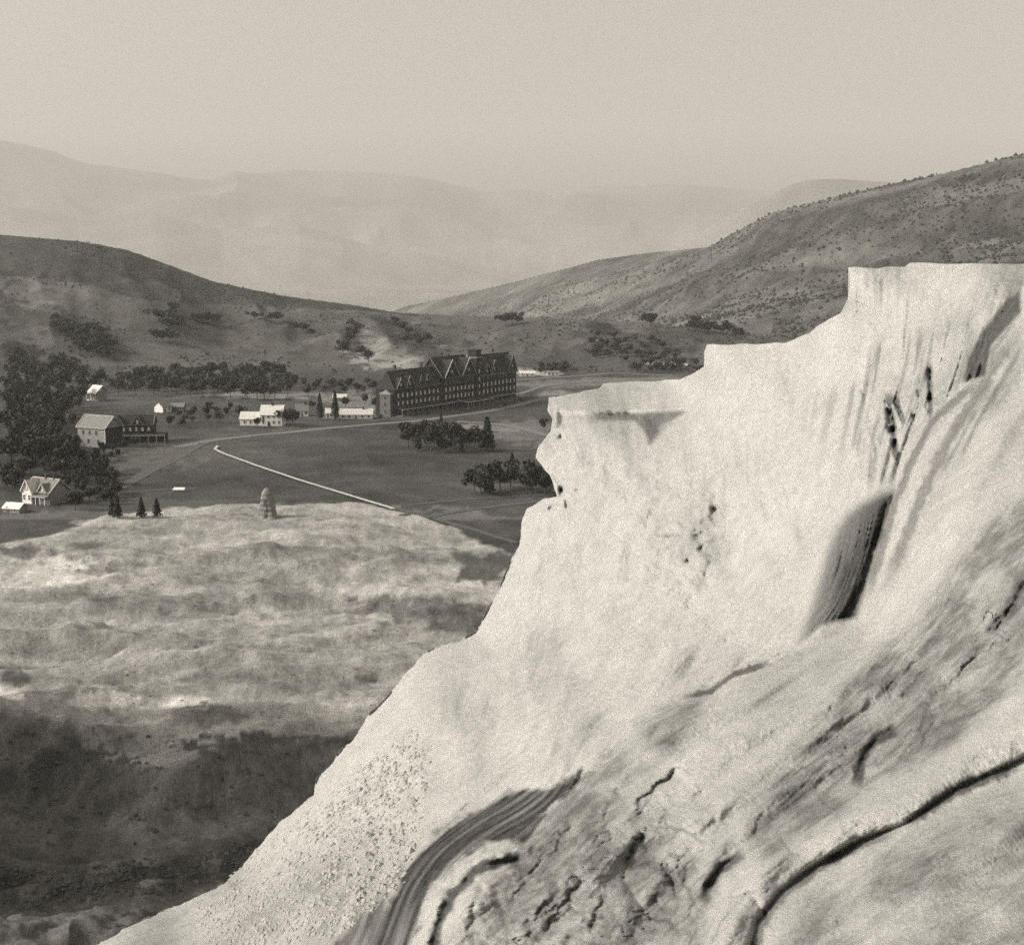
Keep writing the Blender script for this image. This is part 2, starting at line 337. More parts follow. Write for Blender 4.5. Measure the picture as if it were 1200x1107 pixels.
# dark rocky band
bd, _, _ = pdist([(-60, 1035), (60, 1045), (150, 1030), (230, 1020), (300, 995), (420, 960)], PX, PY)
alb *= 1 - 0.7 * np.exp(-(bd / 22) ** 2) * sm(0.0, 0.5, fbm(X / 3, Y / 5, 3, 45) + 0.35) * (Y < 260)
def blob(px, py, rx, ry, v, ang=0, rag=0.5, where=None):
    m = 1.6 * max(rx, ry) + 6
    r0 = (PX > px - m) & (PX < px + m) & (PY > py - m) & (PY < py + m)
    if where is not None: r0 &= where
    X_, Y_ = X[r0], Y[r0]
    a = math.radians(ang); dx = PX[r0] - px; dy = PY[r0] - py
    q = ((dx * math.cos(a) + dy * math.sin(a)) / rx) ** 2 + ((-dx * math.sin(a) + dy * math.cos(a)) / ry) ** 2
    q = np.sqrt(q) + rag * fbm(PX[r0] / 16, PY[r0] / 6, 5, int(px + py) % 97) * 0.8
    w = sm(1.15, 0.7, q); alb[r0] = alb[r0] * (1 - w) + v * w
# upper edge of the travertine flat: bright crust with dark breaks
eb = np.exp(-((Y - ed + 9) / 9) ** 2); alb = alb + eb * tm * 0.10
for q in [(20, 852, 70, 16, 0.12, 10, 0.8), (122, 820, 46, 10, 0.72, -2, 0.08), (217, 822, 30, 6, 0.66, -6, 0.08), (10, 812, 24, 9, 0.66, 10, 0.5), (70, 660, 45, 12, 0.50, -5, 0.9), (80, 678, 55, 7, 0.55, -4, 0.8),  # first dark patch: shade of the left mound painted on the ground
          (30, 675, 30, 10, 0.48, 0, 0.8), (30, 645, 28, 8, 0.12, 0, 0.9), (100, 640, 20, 5, 0.14, 0, 0.8), (570, 668, 38, 18, 0.085, -25, 0.5), (548, 655, 22, 7, 0.10, 20, 0.5),
          (480, 690, 90, 7, 0.42, -3, 0.6), (500, 715, 60, 14, 0.13, 8, 1.0), (540, 735, 45, 8, 0.12, 6, 0.9), (415, 703, 9, 5, 0.10, 0, 0.5), (128, 702, 16, 4, 0.12, 0, 0.5),
          (340, 712, 60, 8, 0.33, -3, 0.8), (433, 795, 14, 5, 0.11, -10, 0.8), (20, 795, 20, 8, 0.10, 10, 0.5), (330, 748, 70, 5, 0.36, -4, 0.6), (180, 765, 120, 6, 0.34, -8, 0.7), (30, 775, 40, 6, 0.36, 5, 0.5), (250, 840, 60, 12, 0.20, 0, 0.7),
          (270, 835, 40, 6, 0.13, 10, 1.2), (110, 905, 44, 24, 0.09, 20, 1.7), (30, 950, 34, 16, 0.09, 0, 1.7), (245, 905, 40, 16, 0.10, -40, 1.8), (280, 935, 70, 12, 0.11, -15, 1.7), (160, 960, 60, 9, 0.11, -20, 1.7), (300, 870, 110, 9, 0.08, -3, 1.5)]:
    blob(*q)
# hillsides
hillm = sm(1040, 1120, Y) * sm(2000, 1800, Y)
meadow_hill = 0.085 + 0.02 * fbm(X / 70, Y / 70, 4, 50)
alb = alb * (1 - hillm) + hillm * meadow_hill
d, s_, r_ = pdist([(-40, 322), (40, 325), (110, 335), (150, 348), (200, 355), (300, 358), (420, 364), (500, 372)], PX, PY)
up = (s_ < 0) & (Y > 1050) & (Y < 1900) & (PX < 490)
alb = np.where(up, 0.045 + 0.012 * fbm(X / 40, Y / 40, 3, 51), alb)
onhill = (Y > 1000) & (Y < 1900)
def hblob(*q): blob(*q, where=onhill)
for q in [(100, 398, 52, 17, 0.035, 30, 0.8), (20, 412, 34, 14, 0.02, 0, 0.6), (15, 355, 18, 28, 0.04, 0, 0.8), (60, 375, 50, 6, 0.05, 25, 0.7), (438, 410, 42, 18, 0.19, 14, 0.6), (450, 423, 50, 8, 0.25, 2, 0.6), (60, 345, 55, 16, 0.13, 0, 0.8),
          (460, 385, 36, 9, 0.035, 35, 0.6), (490, 400, 30, 18, 0.045, 35, 0.7), (410, 400, 14, 14, 0.05, -50, 0.8), (715, 388, 48, 7, 0.035, 22, 0.6), (760, 402, 46, 10, 0.05, 10, 0.8), (830, 395, 60, 10, 0.055, 5, 0.6), (720, 415, 34, 8, 0.06, 10, 1.0),
          (650, 438, 20, 4, 0.06, 0, 0.6), (790, 432, 50, 5, 0.05, 0, 0.7), (630, 437, 28, 3, 0.5, 2, 0.3), (770, 425, 20, 1.6, 0.4, 0, 0.4), (300, 450, 120, 12, 0.04, 0, 0.8), (360, 452, 60, 4, 0.2, 0, 0.6), (420, 458, 30, 4, 0.2, 0, 0.6)]:
    hblob(*q)
mead = (Y > 460) & (Y < 1060) & (tm < 0.5)
def mblob(*q): blob(*q, where=mead)
for q in [(330, 463, 90, 4, 0.22, 0, 0.6), (420, 470, 40, 10, 0.17, 0, 0.8), (700, 448, 110, 5, 0.15, -2, 0.5), (400, 527, 60, 9, 0.05, 0, 0.7), (440, 538, 22, 4, 0.03, 8, 0.7), (460, 526, 30, 3, 0.035, 0, 0.6), (620, 508, 50, 14, 0.13, 0, 0.7), (560, 500, 70, 4, 0.17, 3, 0.6), (60, 540, 90, 60, 0.035, 0, 0.4), (60, 604, 80, 7, 0.12, -3, 0.5), (180, 535, 60, 14, 0.10, 0, 0.8), (700, 462, 90, 6, 0.20, -2, 0.6), (560, 610, 70, 10, 0.13, 8, 0.9)]:
    mblob(*q)
Rm = sm(1850, 2000, Y) * (Y < 5400)
rh = 0.085 + 0.065 * fbm((X + 0.75 * Y) / 70, (Y - X) / 380, 5, 52) + 0.03 * fbm(X / 25, Y / 25, 3, 53) - 0.03 * sm(0.25, 0.38, U)
alb = np.where(Y > 1850, alb * (1 - Rm) + Rm * np.clip(rh, 0.025, 0.2), alb)
Rn = (U > ray(905, 400)[0]) & (Y > 1400) & (Y <= 1900); alb = np.where(Rn, np.clip(rh, 0.025, 0.2), alb)
fr = 0.09 + 0.07 * fbm(X / 900, Y / 700, 4, 54); fp = 0.22 + 0.05 * fbm(X / 500, Y / 500, 3, 55)
hz_ = sm(200, 900, Z); alb = np.where(Y > 5200, fp * (1 - hz_) + fr * hz_, alb)  # paler low slopes: grass tone that also stands in for valley haze
alb = np.clip(alb, 0.012, 0.72)
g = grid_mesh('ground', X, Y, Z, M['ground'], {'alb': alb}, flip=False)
g['kind'] = 'structure'

# ------------------------------------------------------------------ travertine terrace
SIL = [(1420, 296), (1330, 303), (1200, 309), (1110, 309), (1066, 308), (1061, 312), (1030, 314), (994, 313), (995, 330), (994, 348), (985, 366), (972, 373), (960, 381), (948, 391), (932, 397), (920, 402), (880, 403), (828, 404), (825, 412), (824, 430), (812, 438), (797, 445), (750, 447), (707, 449), (702, 456), (675, 461), (645, 466), (644, 480), (648, 492), (647, 505), (638, 515), (630, 523), (629, 537), (636, 548), (645, 556), (650, 572), (654, 582), (642, 585), (630, 588), (620, 594), (614, 606), (612, 620), (609, 640), (600, 657), (588, 685), (572, 715), (558, 741), (545, 748), (530, 752), (508, 760), (490, 771), (480, 783), (468, 797), (456, 815), (444, 828), (430, 841), (418, 858), (400, 880), (385, 897), (373, 911), (366, 930), (345, 948), (325, 966), (308, 985), (292, 1003), (276, 1022), (262, 1035), (236, 1048), (200, 1063), (150, 1085), (90, 1120), (0, 1190), (-60, 1260)]
FAR = [(1330, 303, 52), (1200, 309, 56), (1066, 309, 62), (994, 314, 63), (994, 350, 61), (1100, 360, 54), (1160, 330, 52), (1185, 345, 50), (985, 367, 63), (945, 392, 67), (925, 402, 72), (830, 404, 82), (825, 431, 80), (870, 440, 72),
       (797, 446, 100), (707, 450, 108), (750, 448, 106), (702, 457, 102), (645, 466, 98), (700, 478, 90), (650, 480, 92), (770, 478, 88), (820, 470, 80), (647, 505, 86), (700, 500, 82), (630, 525, 82), (900, 450, 66), (1000, 430, 58), (1050, 480, 51), (1100, 430, 50), (1060, 550, 45),
       (900, 550, 57), (1000, 550, 48), (940, 600, 51), (800, 550, 64), (800, 650, 58), (700, 560, 72), (700, 650, 64), (640, 600, 75), (612, 620, 77), (610, 640, 74), (650, 700, 64), (558, 741, 69), (700, 800, 50), (600, 800, 54), (490, 772, 66),
       (500, 850, 53), (600, 900, 42), (850, 750, 46), (930, 740, 41), (800, 800, 42), (690, 890, 37), (374, 910, 58), (430, 950, 47), (500, 1000, 36), (420, 1050, 34), (300, 1000, 54), (262, 1036, 53), (320, 1107, 38), (200, 1064, 54), (390, 1110, 31), (150, 1110, 48), (0, 1200, 46), (150, 1250, 40), (350, 1250, 26)]
NEAR = [(1200, 350, 45), (1130, 450, 38), (1060, 570, 31), (1005, 735, 25), (910, 775, 22), (800, 825, 20), (690, 910, 18), (560, 970, 16), (480, 1045, 15), (390, 1110, 14.5), (1200, 500, 29), (1100, 600, 26.5), (1100, 700, 22), (1000, 800, 19.5), (900, 850, 18.3),
        (800, 920, 16.8), (700, 1000, 15), (600, 1100, 13.4), (1200, 650, 19.5), (1200, 800, 14.8), (1100, 850, 15), (1000, 950, 13.4), (900, 1000, 13), (800, 1100, 11.8), (900, 1100, 10.6), (1200, 900, 12), (1100, 980, 11), (1200, 1000, 9.8), (1050, 1080, 9.6), (1200, 1107, 8.4),
        (1400, 300, 40), (1400, 600, 19), (1400, 900, 10), (1350, 1250, 6.5), (1000, 1250, 8), (700, 1250, 10.6), (400, 1250, 12.6)]
BND = [(1260, 290), (1192, 345), (1160, 385), (1150, 440), (1095, 488), (1070, 530), (1048, 585), (1028, 650), (1005, 722), (960, 736), (935, 758), (905, 773), (860, 788), (835, 808), (800, 816), (740, 850), (690, 908), (642, 948), (592, 985), (540, 1012), (503, 1050), (480, 1110), (460, 1300)]
f_far = rbf_fit([(a, b_, math.log(c)) for a, b_, c in FAR]); f_near = rbf_fit([(a, b_, math.log(c)) for a, b_, c in NEAR])
FLOW = []
for v, L in [(0, [(645, 520), (600, 655), (490, 770), (375, 910), (262, 1035), (120, 1107)]), (1, [(700, 460), (690, 600), (620, 780), (520, 950), (400, 1107)]), (2, [(830, 404), (820, 560), (740, 760), (640, 920), (470, 1107)]),
             (3, [(950, 380), (925, 560), (860, 740), (760, 850), (560, 1020)]), (3.8, [(1050, 312), (1040, 450), (1010, 600), (940, 750)]), (4.4, [(1140, 312), (1110, 430), (1060, 560), (1005, 725), (900, 790), (760, 880), (620, 1107)]),
             (5.2, [(1200, 400), (1100, 600), (1040, 740), (920, 860), (800, 980), (720, 1107)]), (6, [(1200, 560), (1120, 680), (1000, 830), (900, 960), (820, 1107)]), (7, [(1200, 690), (1100, 810), (980, 930), (880, 1040), (845, 1107)]),
             (7.8, [(1200, 820), (1060, 910), (930, 1000), (870, 1107)]), (8.5, [(1200, 900), (1060, 970), (950, 1030), (900, 1107)]), (9.5, [(1200, 1000), (1120, 1045), (1050, 1107)]), (10.3, [(1200, 1107), (1150, 1150)])]:
    FLOW += [(p[0], p[1], v) for p in L]
f_psi = rbf_fit(FLOW, 2e-3)
FLOW2 = []
for v, L in [(0, [(1192, 345), (1060, 570), (1005, 725), (905, 780), (690, 910), (500, 1060), (440, 1120)]), (1.2, [(1200, 480), (1080, 650), (1020, 760), (900, 860), (740, 960), (600, 1107)]), (2.2, [(1200, 620), (1060, 770), (940, 890), (830, 980), (720, 1107)]),
             (3.2, [(1200, 760), (1060, 870), (940, 970), (850, 1050), (810, 1107)]), (4, [(1200, 850), (1060, 940), (950, 1010), (890, 1060), (865, 1107)]), (5, [(1200, 960), (1080, 1010), (980, 1107)]), (6, [(1200, 1060), (1140, 1107)])]:
    FLOW2 += [(p[0], p[1], v * 1.3 + 7) for p in L]
f_psi2 = rbf_fit(FLOW2, 2e-2)

# outline resampled, with a little roughness of its own
Sg = np.array(SIL, float); seg = np.hypot(*(Sg[1:] - Sg[:-1]).T); cum = np.concatenate([[0], np.cumsum(seg)])
NT, NS = 1000, 560
tt = np.linspace(0, cum[-1], NT); sx = np.interp(tt, cum, Sg[:, 0]); sy = np.interp(tt, cum, Sg[:, 1])
rough = sm(700, 1000, tt) * 1.6 + 1.1
sx2 = sx + rough * fbm(tt / 22, tt * 0, 4, 60); sy2 = sy + rough * 0.7 * fbm(tt / 19, tt * 0 + 5, 4, 61)
ss = np.linspace(0, 0.965, NS) ** 1.05
AX, AY = 1420.0, 1300.0
TX = sx2[:, None] + (AX - sx2[:, None]) * ss[None]; TY = sy2[:, None] + (AY - sy2[:, None]) * ss[None]
dS, _, _ = pdist(SIL, TX, TY)                       # distance to the outline
far = rbf(f_far, TX, TY); nea = rbf(f_near, TX, TY); psi = rbf(f_psi, TX, TY)
phi = (TY * 0.8 - TX * 0.6) / 100
dB, sB, rB = pdist(BND, TX, TY); sd = dB * sB       # negative on the near side
wn_ = sm(3.0, -3.0, sd + 2.0 * fbm(TX / 14, TY / 14, 3, 62))
LD = far * (1 - wn_) + nea * wn_
psi = np.where(wn_ > 0.5, rbf(f_psi2, TX, TY), psi)
def line_w(L, w, taper=0.12, reach=None):
    A_ = np.array(L, float); m = reach or 8 * w + 20
    k = (TX > A_[:, 0].min() - m) & (TX < A_[:, 0].max() + m) & (TY > A_[:, 1].min() - m) & (TY < A_[:, 1].max() + m)
    d = np.full(TX.shape, 1e4); s = np.ones(TX.shape); r = np.zeros(TX.shape)
    d[k], s[k], r[k] = pdist(L, TX[k], TY[k]); tp = sm(0, taper, r) * sm(1, 1 - taper, r)
    return d, s, r, tp
def scarp(L, amp, w, run_out, taper=0.12):
    """surface falls away on the right of L (run downhill), then comes back over run_out px"""
    global LD
    d, s, r, tp = line_w(L, w, taper, run_out * 4 + 20); q = -d * s
    q = q + 0.08 * w * fbm(TX / 16, TY / 16, 3, 99); step = np.where(q > 0, np.exp(-q / run_out), np.exp(q / w))
    LD = LD + 0.30 * amp * tp * step * np.clip(0.9 + 0.3 * fbm(TX / 60, TY / 60, 2, 98), 0.2, 1.5)
def groove(L, amp, w, taper=0.2):
    global LD
    d, s, r, tp = line_w(L, w, taper); LD = LD + 0.5 * amp * tp * np.exp(-((d + 0.3 * min(w, 9) * fbm(TX / 20, TY / 20, 3, 97)) / w) ** 2)
def ridge(L, amp, w, taper=0.2): groove(L, -amp, w, taper)
far_m = 1 - wn_
# rounded shoulders where slopes roll over to the far side
roll = sm(1050, 1150, tt)[:, None]
LD += roll * far_m * 0.075 * np.exp(-dS / 12)
# near lip rounds over too
LD += wn_ * 0.06 * np.exp(-np.clip(-sd, 0, 1e9) / 11) * sm(0.03, 0.10, rB)
# large lobes, hollows and folds
LD += far_m * 0.020 * fbm(psi * 1.1, phi * 0.8, 3, 70) * sm(0, 60, dS)
LD += far_m * 0.005 * fbm(psi * 3.5, phi * 1.5, 4, 71) * sm(0, 30, dS)
# curtain flutes on the upper right wall
mf = soft([(1000, 360), (1190, 330), (1150, 450), (1070, 560), (1010, 570), (960, 480)], TX, TY, 45) * far_m
LD += mf * 0.005 * fbm(psi * 11, phi * 0.7, 3, 72) + mf * 0.0022 * fbm(psi * 30, phi * 1.2, 2, 73)
LD += far_m * 0.0011 * fbm(psi * 9, phi * 1.6, 4, 74) + far_m * 0.0007 * fbm(psi * 26, phi * 4, 3, 75)
# gravelly talus
talus = [(350, 965), (430, 900), (480, 860), (500, 880), (490, 960), (470, 1030), (400, 1090), (250, 1110), (230, 1060), (290, 1010)]
mt = soft(talus, TX, TY, 22) * far_m
mt2 = soft([(395, 960), (440, 905), (485, 868), (498, 890), (488, 945), (440, 985), (400, 990)], TX, TY, 14) * far_m
LD += mt * 0.0020 * fbm(TX / 6, TY / 5, 3, 76) + mt2 * 0.003 * fbm(TX / 9, TY / 7, 3, 77)
# eroded patch in the middle of the face
me_ = soft([(740, 550), (800, 600), (850, 615), (870, 680), (830, 700), (770, 660), (720, 590)], TX, TY, 26) * far_m
LD += me_ * 0.0045 * rid(TX / 34 + TY / 60, TY / 26 - TX / 60, 3, 78)
# near mass: folds running down the slope
nm = wn_
low = sm(700, 900, TY)
calm = 1 - 0.75 * soft([(1010, 740), (1120, 560), (1210, 420), (1210, 540), (1120, 640), (1040, 740), (960, 840), (880, 940), (800, 960), (760, 900), (900, 790)], TX, TY, 40)
LD += nm * (0.022 * fbm(psi * 1.1, phi * 0.55, 2, 80) + 0.003 * fbm(psi * 3, phi * 1.1, 2, 87) + 0.0 * rid(psi * 2.6 + 0.3 * fbm(TX / 60, TY / 60, 2, 83), phi * 0.8, 3, 81) + calm * 0.0009 * fbm(psi * 8, phi * 1.6, 3, 82) + calm * 0.0005 * fbm(psi * 24, phi * 5, 3, 84))
mk = soft([(640, 960), (760, 930), (860, 960), (850, 1040), (800, 1120), (500, 1130), (560, 1000)], TX, TY, 40)
LD += mk * nm * 0.0045 * rid(TX / 46, TY / 34, 4, 85)
mk2 = soft([(1000, 760), (1210, 640), (1210, 800), (1040, 860), (930, 960), (930, 900)], TX, TY, 40)
LD += mk2 * nm * 0.0025 * rid(psi * 4 + TX / 120, phi * 1.8, 4, 86)
# the big roots and the dark creases under them
scarp([(1230, 870), (1190, 893), (1120, 925), (1060, 965), (1010, 985), (960, 1012), (915, 1045), (888, 1080), (878, 1115), (870, 1180)], 0.11, 5, 55, 0.04)
ridge([(1230, 835), (1130, 880), (1040, 935), (960, 980), (900, 1020), (860, 1070), (840, 1130)], 0.06, 26, 0.05)
scarp([(1080, 838), (1050, 850), (1028, 864), (1012, 885), (1003, 910), (994, 940)], 0.05, 3, 30, 0.4)
scarp([(875, 995), (845, 1015), (828, 1040), (822, 1062)], 0.06, 3, 26, 0.35)
scarp([(910, 975), (930, 1000), (880, 1040), (850, 1080)], 0.05, 5, 24, 0.2)
scarp([(915, 1100), (880, 1045), (850, 1055), (820, 1090), (800, 1130)], 0.04, 5, 20, 0.2)
groove([(1215, 670), (1180, 720), (1140, 760)], 0.03, 8)
scarp([(760, 975), (735, 1000), (730, 1030), (760, 1075)], 0.05, 5, 24)
scarp([(800, 900), (770, 925), (745, 960)], 0.04, 4, 16)
groove([(1110, 520), (1080, 590), (1050, 640), (1035, 690)], 0.03, 9)
groove([(1185, 385), (1150, 440), (1110, 500), (1085, 560)], 0.03, 7)
ridge([(1215, 470), (1120, 610), (1040, 740), (940, 850), (830, 950), (780, 1010)], 0.06, 55, 0.1)
groove([(1230, 700), (1120, 800), (1000, 890), (930, 960), (890, 1000)], 0.05, 45, 0.1)
groove([(760, 850), (690, 930), (640, 1000), (600, 1080), (580, 1150)], 0.05, 36, 0.1)
CRK = [([(717, 876), (706, 892)], .5), ([(808, 893), (785, 908), (762, 927), (746, 945), (734, 964)], 1), ([(731, 920), (712, 948), (694, 972)], .8), ([(822, 922), (812, 942)], .5), ([(764, 968), (748, 984), (730, 1012)], 1),
       ([(730, 1024), (745, 1014), (762, 1010), (783, 1022), (791, 1042), (786, 1060)], 1), ([(736, 1056), (750, 1068), (768, 1074), (792, 1088), (800, 1100)], .9), ([(648, 1050), (630, 1070), (608, 1088)], .7), ([(688, 1026), (668, 1048), (650, 1070), (632, 1104)], .9),
       ([(712, 1040), (700, 1066), (688, 1100)], .8), ([(898, 946), (886, 964), (878, 988)], .6), ([(950, 928), (968, 944), (990, 960)], .4), ([(1102, 836), (1088, 856), (1073, 878)], .9), ([(1192, 704), (1172, 728), (1158, 748)], 1),
       ([(1196, 743), (1150, 762), (1105, 806), (1080, 830)], .9), ([(1100, 770), (1070, 800), (1050, 826)], .6), ([(1136, 744), (1160, 738), (1180, 752), (1150, 764), (1130, 758)], .5), ([(760, 968), (785, 966), (810, 978), (835, 990)], .6),
       ([(640, 1000), (620, 1030), (590, 1060)], .6), ([(675, 960), (655, 985), (640, 1010)], .6), ([(820, 1010), (800, 1030), (812, 1058), (806, 1090)], .7), ([(1000, 795), (975, 830), (940, 868)], .4), ([(1060, 735), (1030, 775), (1010, 800)], .4),
       ([(1150, 640), (1110, 700), (1085, 740)], .4), ([(1020, 905), (1045, 880), (1060, 862)], .6), ([(1130, 985), (1090, 1015), (1060, 1050)], .4), ([(1010, 1040), (985, 1075), (975, 1105)], .4), ([(930, 905), (912, 930), (900, 950)], .4),
       ([(540, 1010), (520, 1050), (512, 1100)], .5), ([(570, 1020), (552, 1060), (545, 1107)], .6), ([(860, 1062), (842, 1082), (832, 1107)], .8), ([(888, 1040), (868, 1052), (850, 1050)], .6)]
crk = np.zeros(TX.shape)
fold_z = np.maximum(mk, 0.8 * mk2) * nm
fold = rid(psi * 3.2 + 1.1 * fbm(TX / 55, TY / 42, 3, 190), phi * 1.3 + 0.7 * fbm(TX / 60, TY / 60, 2, 191), 3, 192)
foldl = sm(0.80, 0.97, fold) * fold_z * sm(-0.4, 0.4, fbm(TX / 30, TY / 30, 3, 193))
LD += 0.0035 * foldl + 0.004 * fold_z * fbm(psi * 3.2 + 1.1 * fbm(TX / 55, TY / 42, 3, 190), phi * 1.3, 2, 194)
for L, a in CRK:
    k_ = (TX > min(q[0] for q in L) - 30) & (TX < max(q[0] for q in L) + 30) & (TY > min(q[1] for q in L) - 30) & (TY < max(q[1] for q in L) + 30)
    qx, qy = TX[k_], TY[k_]; d, s, r = pdist(L, qx + 4 * fbm(qx / 11, qy / 11, 3, 161), qy + 4 * fbm(qx / 11, qy / 11, 3, 162)); tp = sm(0, 0.25, r) * sm(1, 0.75, r)
    crk[k_] = np.maximum(crk[k_], a * tp * np.exp(-(d / 1.9) ** 2)); q = -d * s
    LD[k_] += a * tp * (0.0035 * np.exp(-(d / 2.0) ** 2) + 0.004 * np.where(q > 0, np.exp(-q / 14), np.exp(q / 2)))
# stream bed beside the near mass
groove([(700, 903), (650, 930), (590, 960), (530, 995), (490, 1040), (440, 1100), (420, 1160)], 0.035, 26, 0.05)
groove([(620, 1002), (560, 1020), (530, 1050), (512, 1090), (500, 1150)], 0.05, 8, 0.1)
# ledges and splits on the far face
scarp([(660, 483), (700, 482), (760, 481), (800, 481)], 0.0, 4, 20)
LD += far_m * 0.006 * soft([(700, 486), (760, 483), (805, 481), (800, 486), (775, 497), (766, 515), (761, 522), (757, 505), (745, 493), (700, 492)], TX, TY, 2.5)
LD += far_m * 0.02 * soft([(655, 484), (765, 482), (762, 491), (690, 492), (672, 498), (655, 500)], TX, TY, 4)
for L, a, w in [([(1036, 452), (1040, 470), (1044, 492), (1049, 512), (1052, 550)], 0.07, 4), ([(1046, 458), (1054, 480), (1060, 500)], 0.05, 3), ([(1010, 452), (1016, 478)], 0.03, 2), ([(1088, 420), (1090, 455), (1089, 495)], 0.06, 3.5), ([(1096, 470), (1095, 485)], 0.03, 3),
                ([(1109, 355), (1108, 372)], 0.03, 3), ([(650, 555), (660, 580), (669, 605)], 0.035, 2.5), ([(675, 562), (682, 585), (690, 600)], 0.02, 3), ([(802, 650), (812, 668)], 0.03, 3), ([(812, 620), (822, 632)], 0.03, 5), ([(818, 648), (826, 636)], 0.03, 3),
                ([(836, 592), (841, 602)], 0.03, 4), ([(740, 548), (790, 575), (838, 600)], 0.012, 5), ([(702, 553), (712, 545), (718, 536)], 0.015, 3), ([(655, 508), (659, 517)], 0.04, 3), ([(645, 590), (655, 600)], 0.035, 5),
                ([(1134, 322), (1135, 345)], 0.012, 3), ([(1170, 325), (1168, 350)], 0.012, 3), ([(433, 828), (424, 850)], 0.03, 2), ([(710, 455), (790, 452)], 0.008, 2), ([(735, 466), (800, 458)], 0.008, 2), ([(1075, 440), (1078, 480)], 0.02, 3), ([(1104, 430), (1106, 470)], 0.02, 3),
                ([(1070, 470), (1072, 505)], 0.02, 2.5), ([(1020, 480), (1030, 540)], 0.015, 3), ([(487, 905), (470, 930)], 0.04, 6)]:
    d, s, r, tp = line_w(L, w, 0.5); LD += far_m * a * 0.35 * tp * np.exp(-((d + 0.5 * w * fbm(TX / 5, TY / 11, 3, 95)) / w) ** 2) * np.clip(0.75 + 0.8 * fbm(TX / 7, TY / 7, 2, 96), 0.1, 1.5)
# the bulging algae curtain (b) and the narrow one at the top right (a)
cur_b = soft([(1050, 574), (1030, 579), (1010, 589), (993, 602), (980, 620), (970, 645), (962, 675), (953, 705), (944, 730), (937, 752), (950, 748), (975, 735), (1003, 727), (1012, 700), (1025, 660), (1040, 620)], TX, TY, 9) * far_m
cur_a = soft([(1196, 338), (1170, 362), (1148, 392), (1134, 420), (1128, 448), (1155, 440), (1162, 405), (1196, 366)], TX, TY, 3)
cbw = soft([(1050, 574), (1030, 579), (1010, 589), (993, 602), (980, 620), (970, 645), (962, 675), (953, 705), (944, 730), (937, 752), (950, 748), (975, 735), (1003, 727), (1012, 700), (1025, 660), (1040, 620)], TX, TY, 16) * far_m
db, _, _ = pdist([(1046, 580), (1000, 620), (975, 680), (950, 745)], TX, TY)
LD -= cbw * 0.05 * np.exp(-(db / 34) ** 2)
LD += cur_b * 0.006 * fbm(psi * 16, phi * 0.6, 3, 90)
LD += cur_a * 0.006 * fbm(psi * 16, phi * 0.6, 3, 91)
# pock marks
LD += 0.0007 * fbm(TX / 3.2, TY / 3.2, 2, 92)
# algae stains, dark crack lines, painted crease shadows and grey tints
_dd, _, _ = pdist([(1048, 580), (1028, 620), (1005, 670), (992, 735)], TX, TY)
stain_shade = np.maximum(cur_b * (0.68 + 0.32 * np.exp(-(_dd / 26) ** 2)), cur_a * 0.9)
str_d = soft([(694, 903), (640, 918), (575, 935), (530, 965), (500, 985), (480, 1010), (455, 1050), (385, 1115), (370, 1200), (460, 1200), (480, 1110), (500, 1050), (525, 1018), (565, 990), (618, 986), (640, 950)], TX + 9 * fbm(psi * 9, phi * 1.4, 3, 151), TY + 7 * fbm(TX / 18, TY / 18, 3, 152), 5)
str_d = str_d * np.clip(0.86 + 0.35 * fbm(psi * 12, phi * 0.8, 3, 153), 0.3, 1)
stain_shade = np.maximum(stain_shade, str_d)
for L, w, a in [([(622, 1000), (565, 1015), (532, 1045), (512, 1085), (500, 1150)], 7, 0.9), ([(1196, 893), (1120, 925), (1060, 965)], 9, 0.8), ([(1060, 967), (1010, 988), (960, 1015), (915, 1048), (890, 1085), (875, 1150)], 7, 0.6), ([(1055, 850), (1025, 866), (1010, 890), (1000, 925)], 8, 0.9),  # ridge creases, notch and crack: their shadows painted dark here
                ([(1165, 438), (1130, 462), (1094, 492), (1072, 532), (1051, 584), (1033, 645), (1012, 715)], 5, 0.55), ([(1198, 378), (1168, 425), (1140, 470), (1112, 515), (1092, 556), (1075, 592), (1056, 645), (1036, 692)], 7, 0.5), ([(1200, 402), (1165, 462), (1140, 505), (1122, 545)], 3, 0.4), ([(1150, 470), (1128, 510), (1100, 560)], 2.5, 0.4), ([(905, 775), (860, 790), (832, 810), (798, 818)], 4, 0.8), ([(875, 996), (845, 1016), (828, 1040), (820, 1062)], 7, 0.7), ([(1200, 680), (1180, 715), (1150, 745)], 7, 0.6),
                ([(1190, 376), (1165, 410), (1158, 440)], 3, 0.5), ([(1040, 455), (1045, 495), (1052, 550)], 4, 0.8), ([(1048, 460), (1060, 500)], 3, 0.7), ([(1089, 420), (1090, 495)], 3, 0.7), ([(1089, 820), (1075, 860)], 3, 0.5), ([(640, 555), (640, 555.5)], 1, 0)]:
    d, s, r, tp = line_w(L, w, 0.15); stain_shade = np.maximum(stain_shade, a * tp * sm(w * 1.25, w * 0.5, d + 0.35 * w * fbm(TX / 9, TY / 9, 3, 93)))
stain_shade = np.maximum(stain_shade, mf * 0.42 * sm(0.25, 0.75, fbm(psi * 15, phi * 0.55, 3, 180)) * sm(-0.3, 0.5, fbm(TX / 50, TY / 60, 2, 181)))
stain_shade = np.maximum(np.maximum(stain_shade, 0.34 * foldl), 0.5 * crk); tan_ = np.zeros(TX.shape)
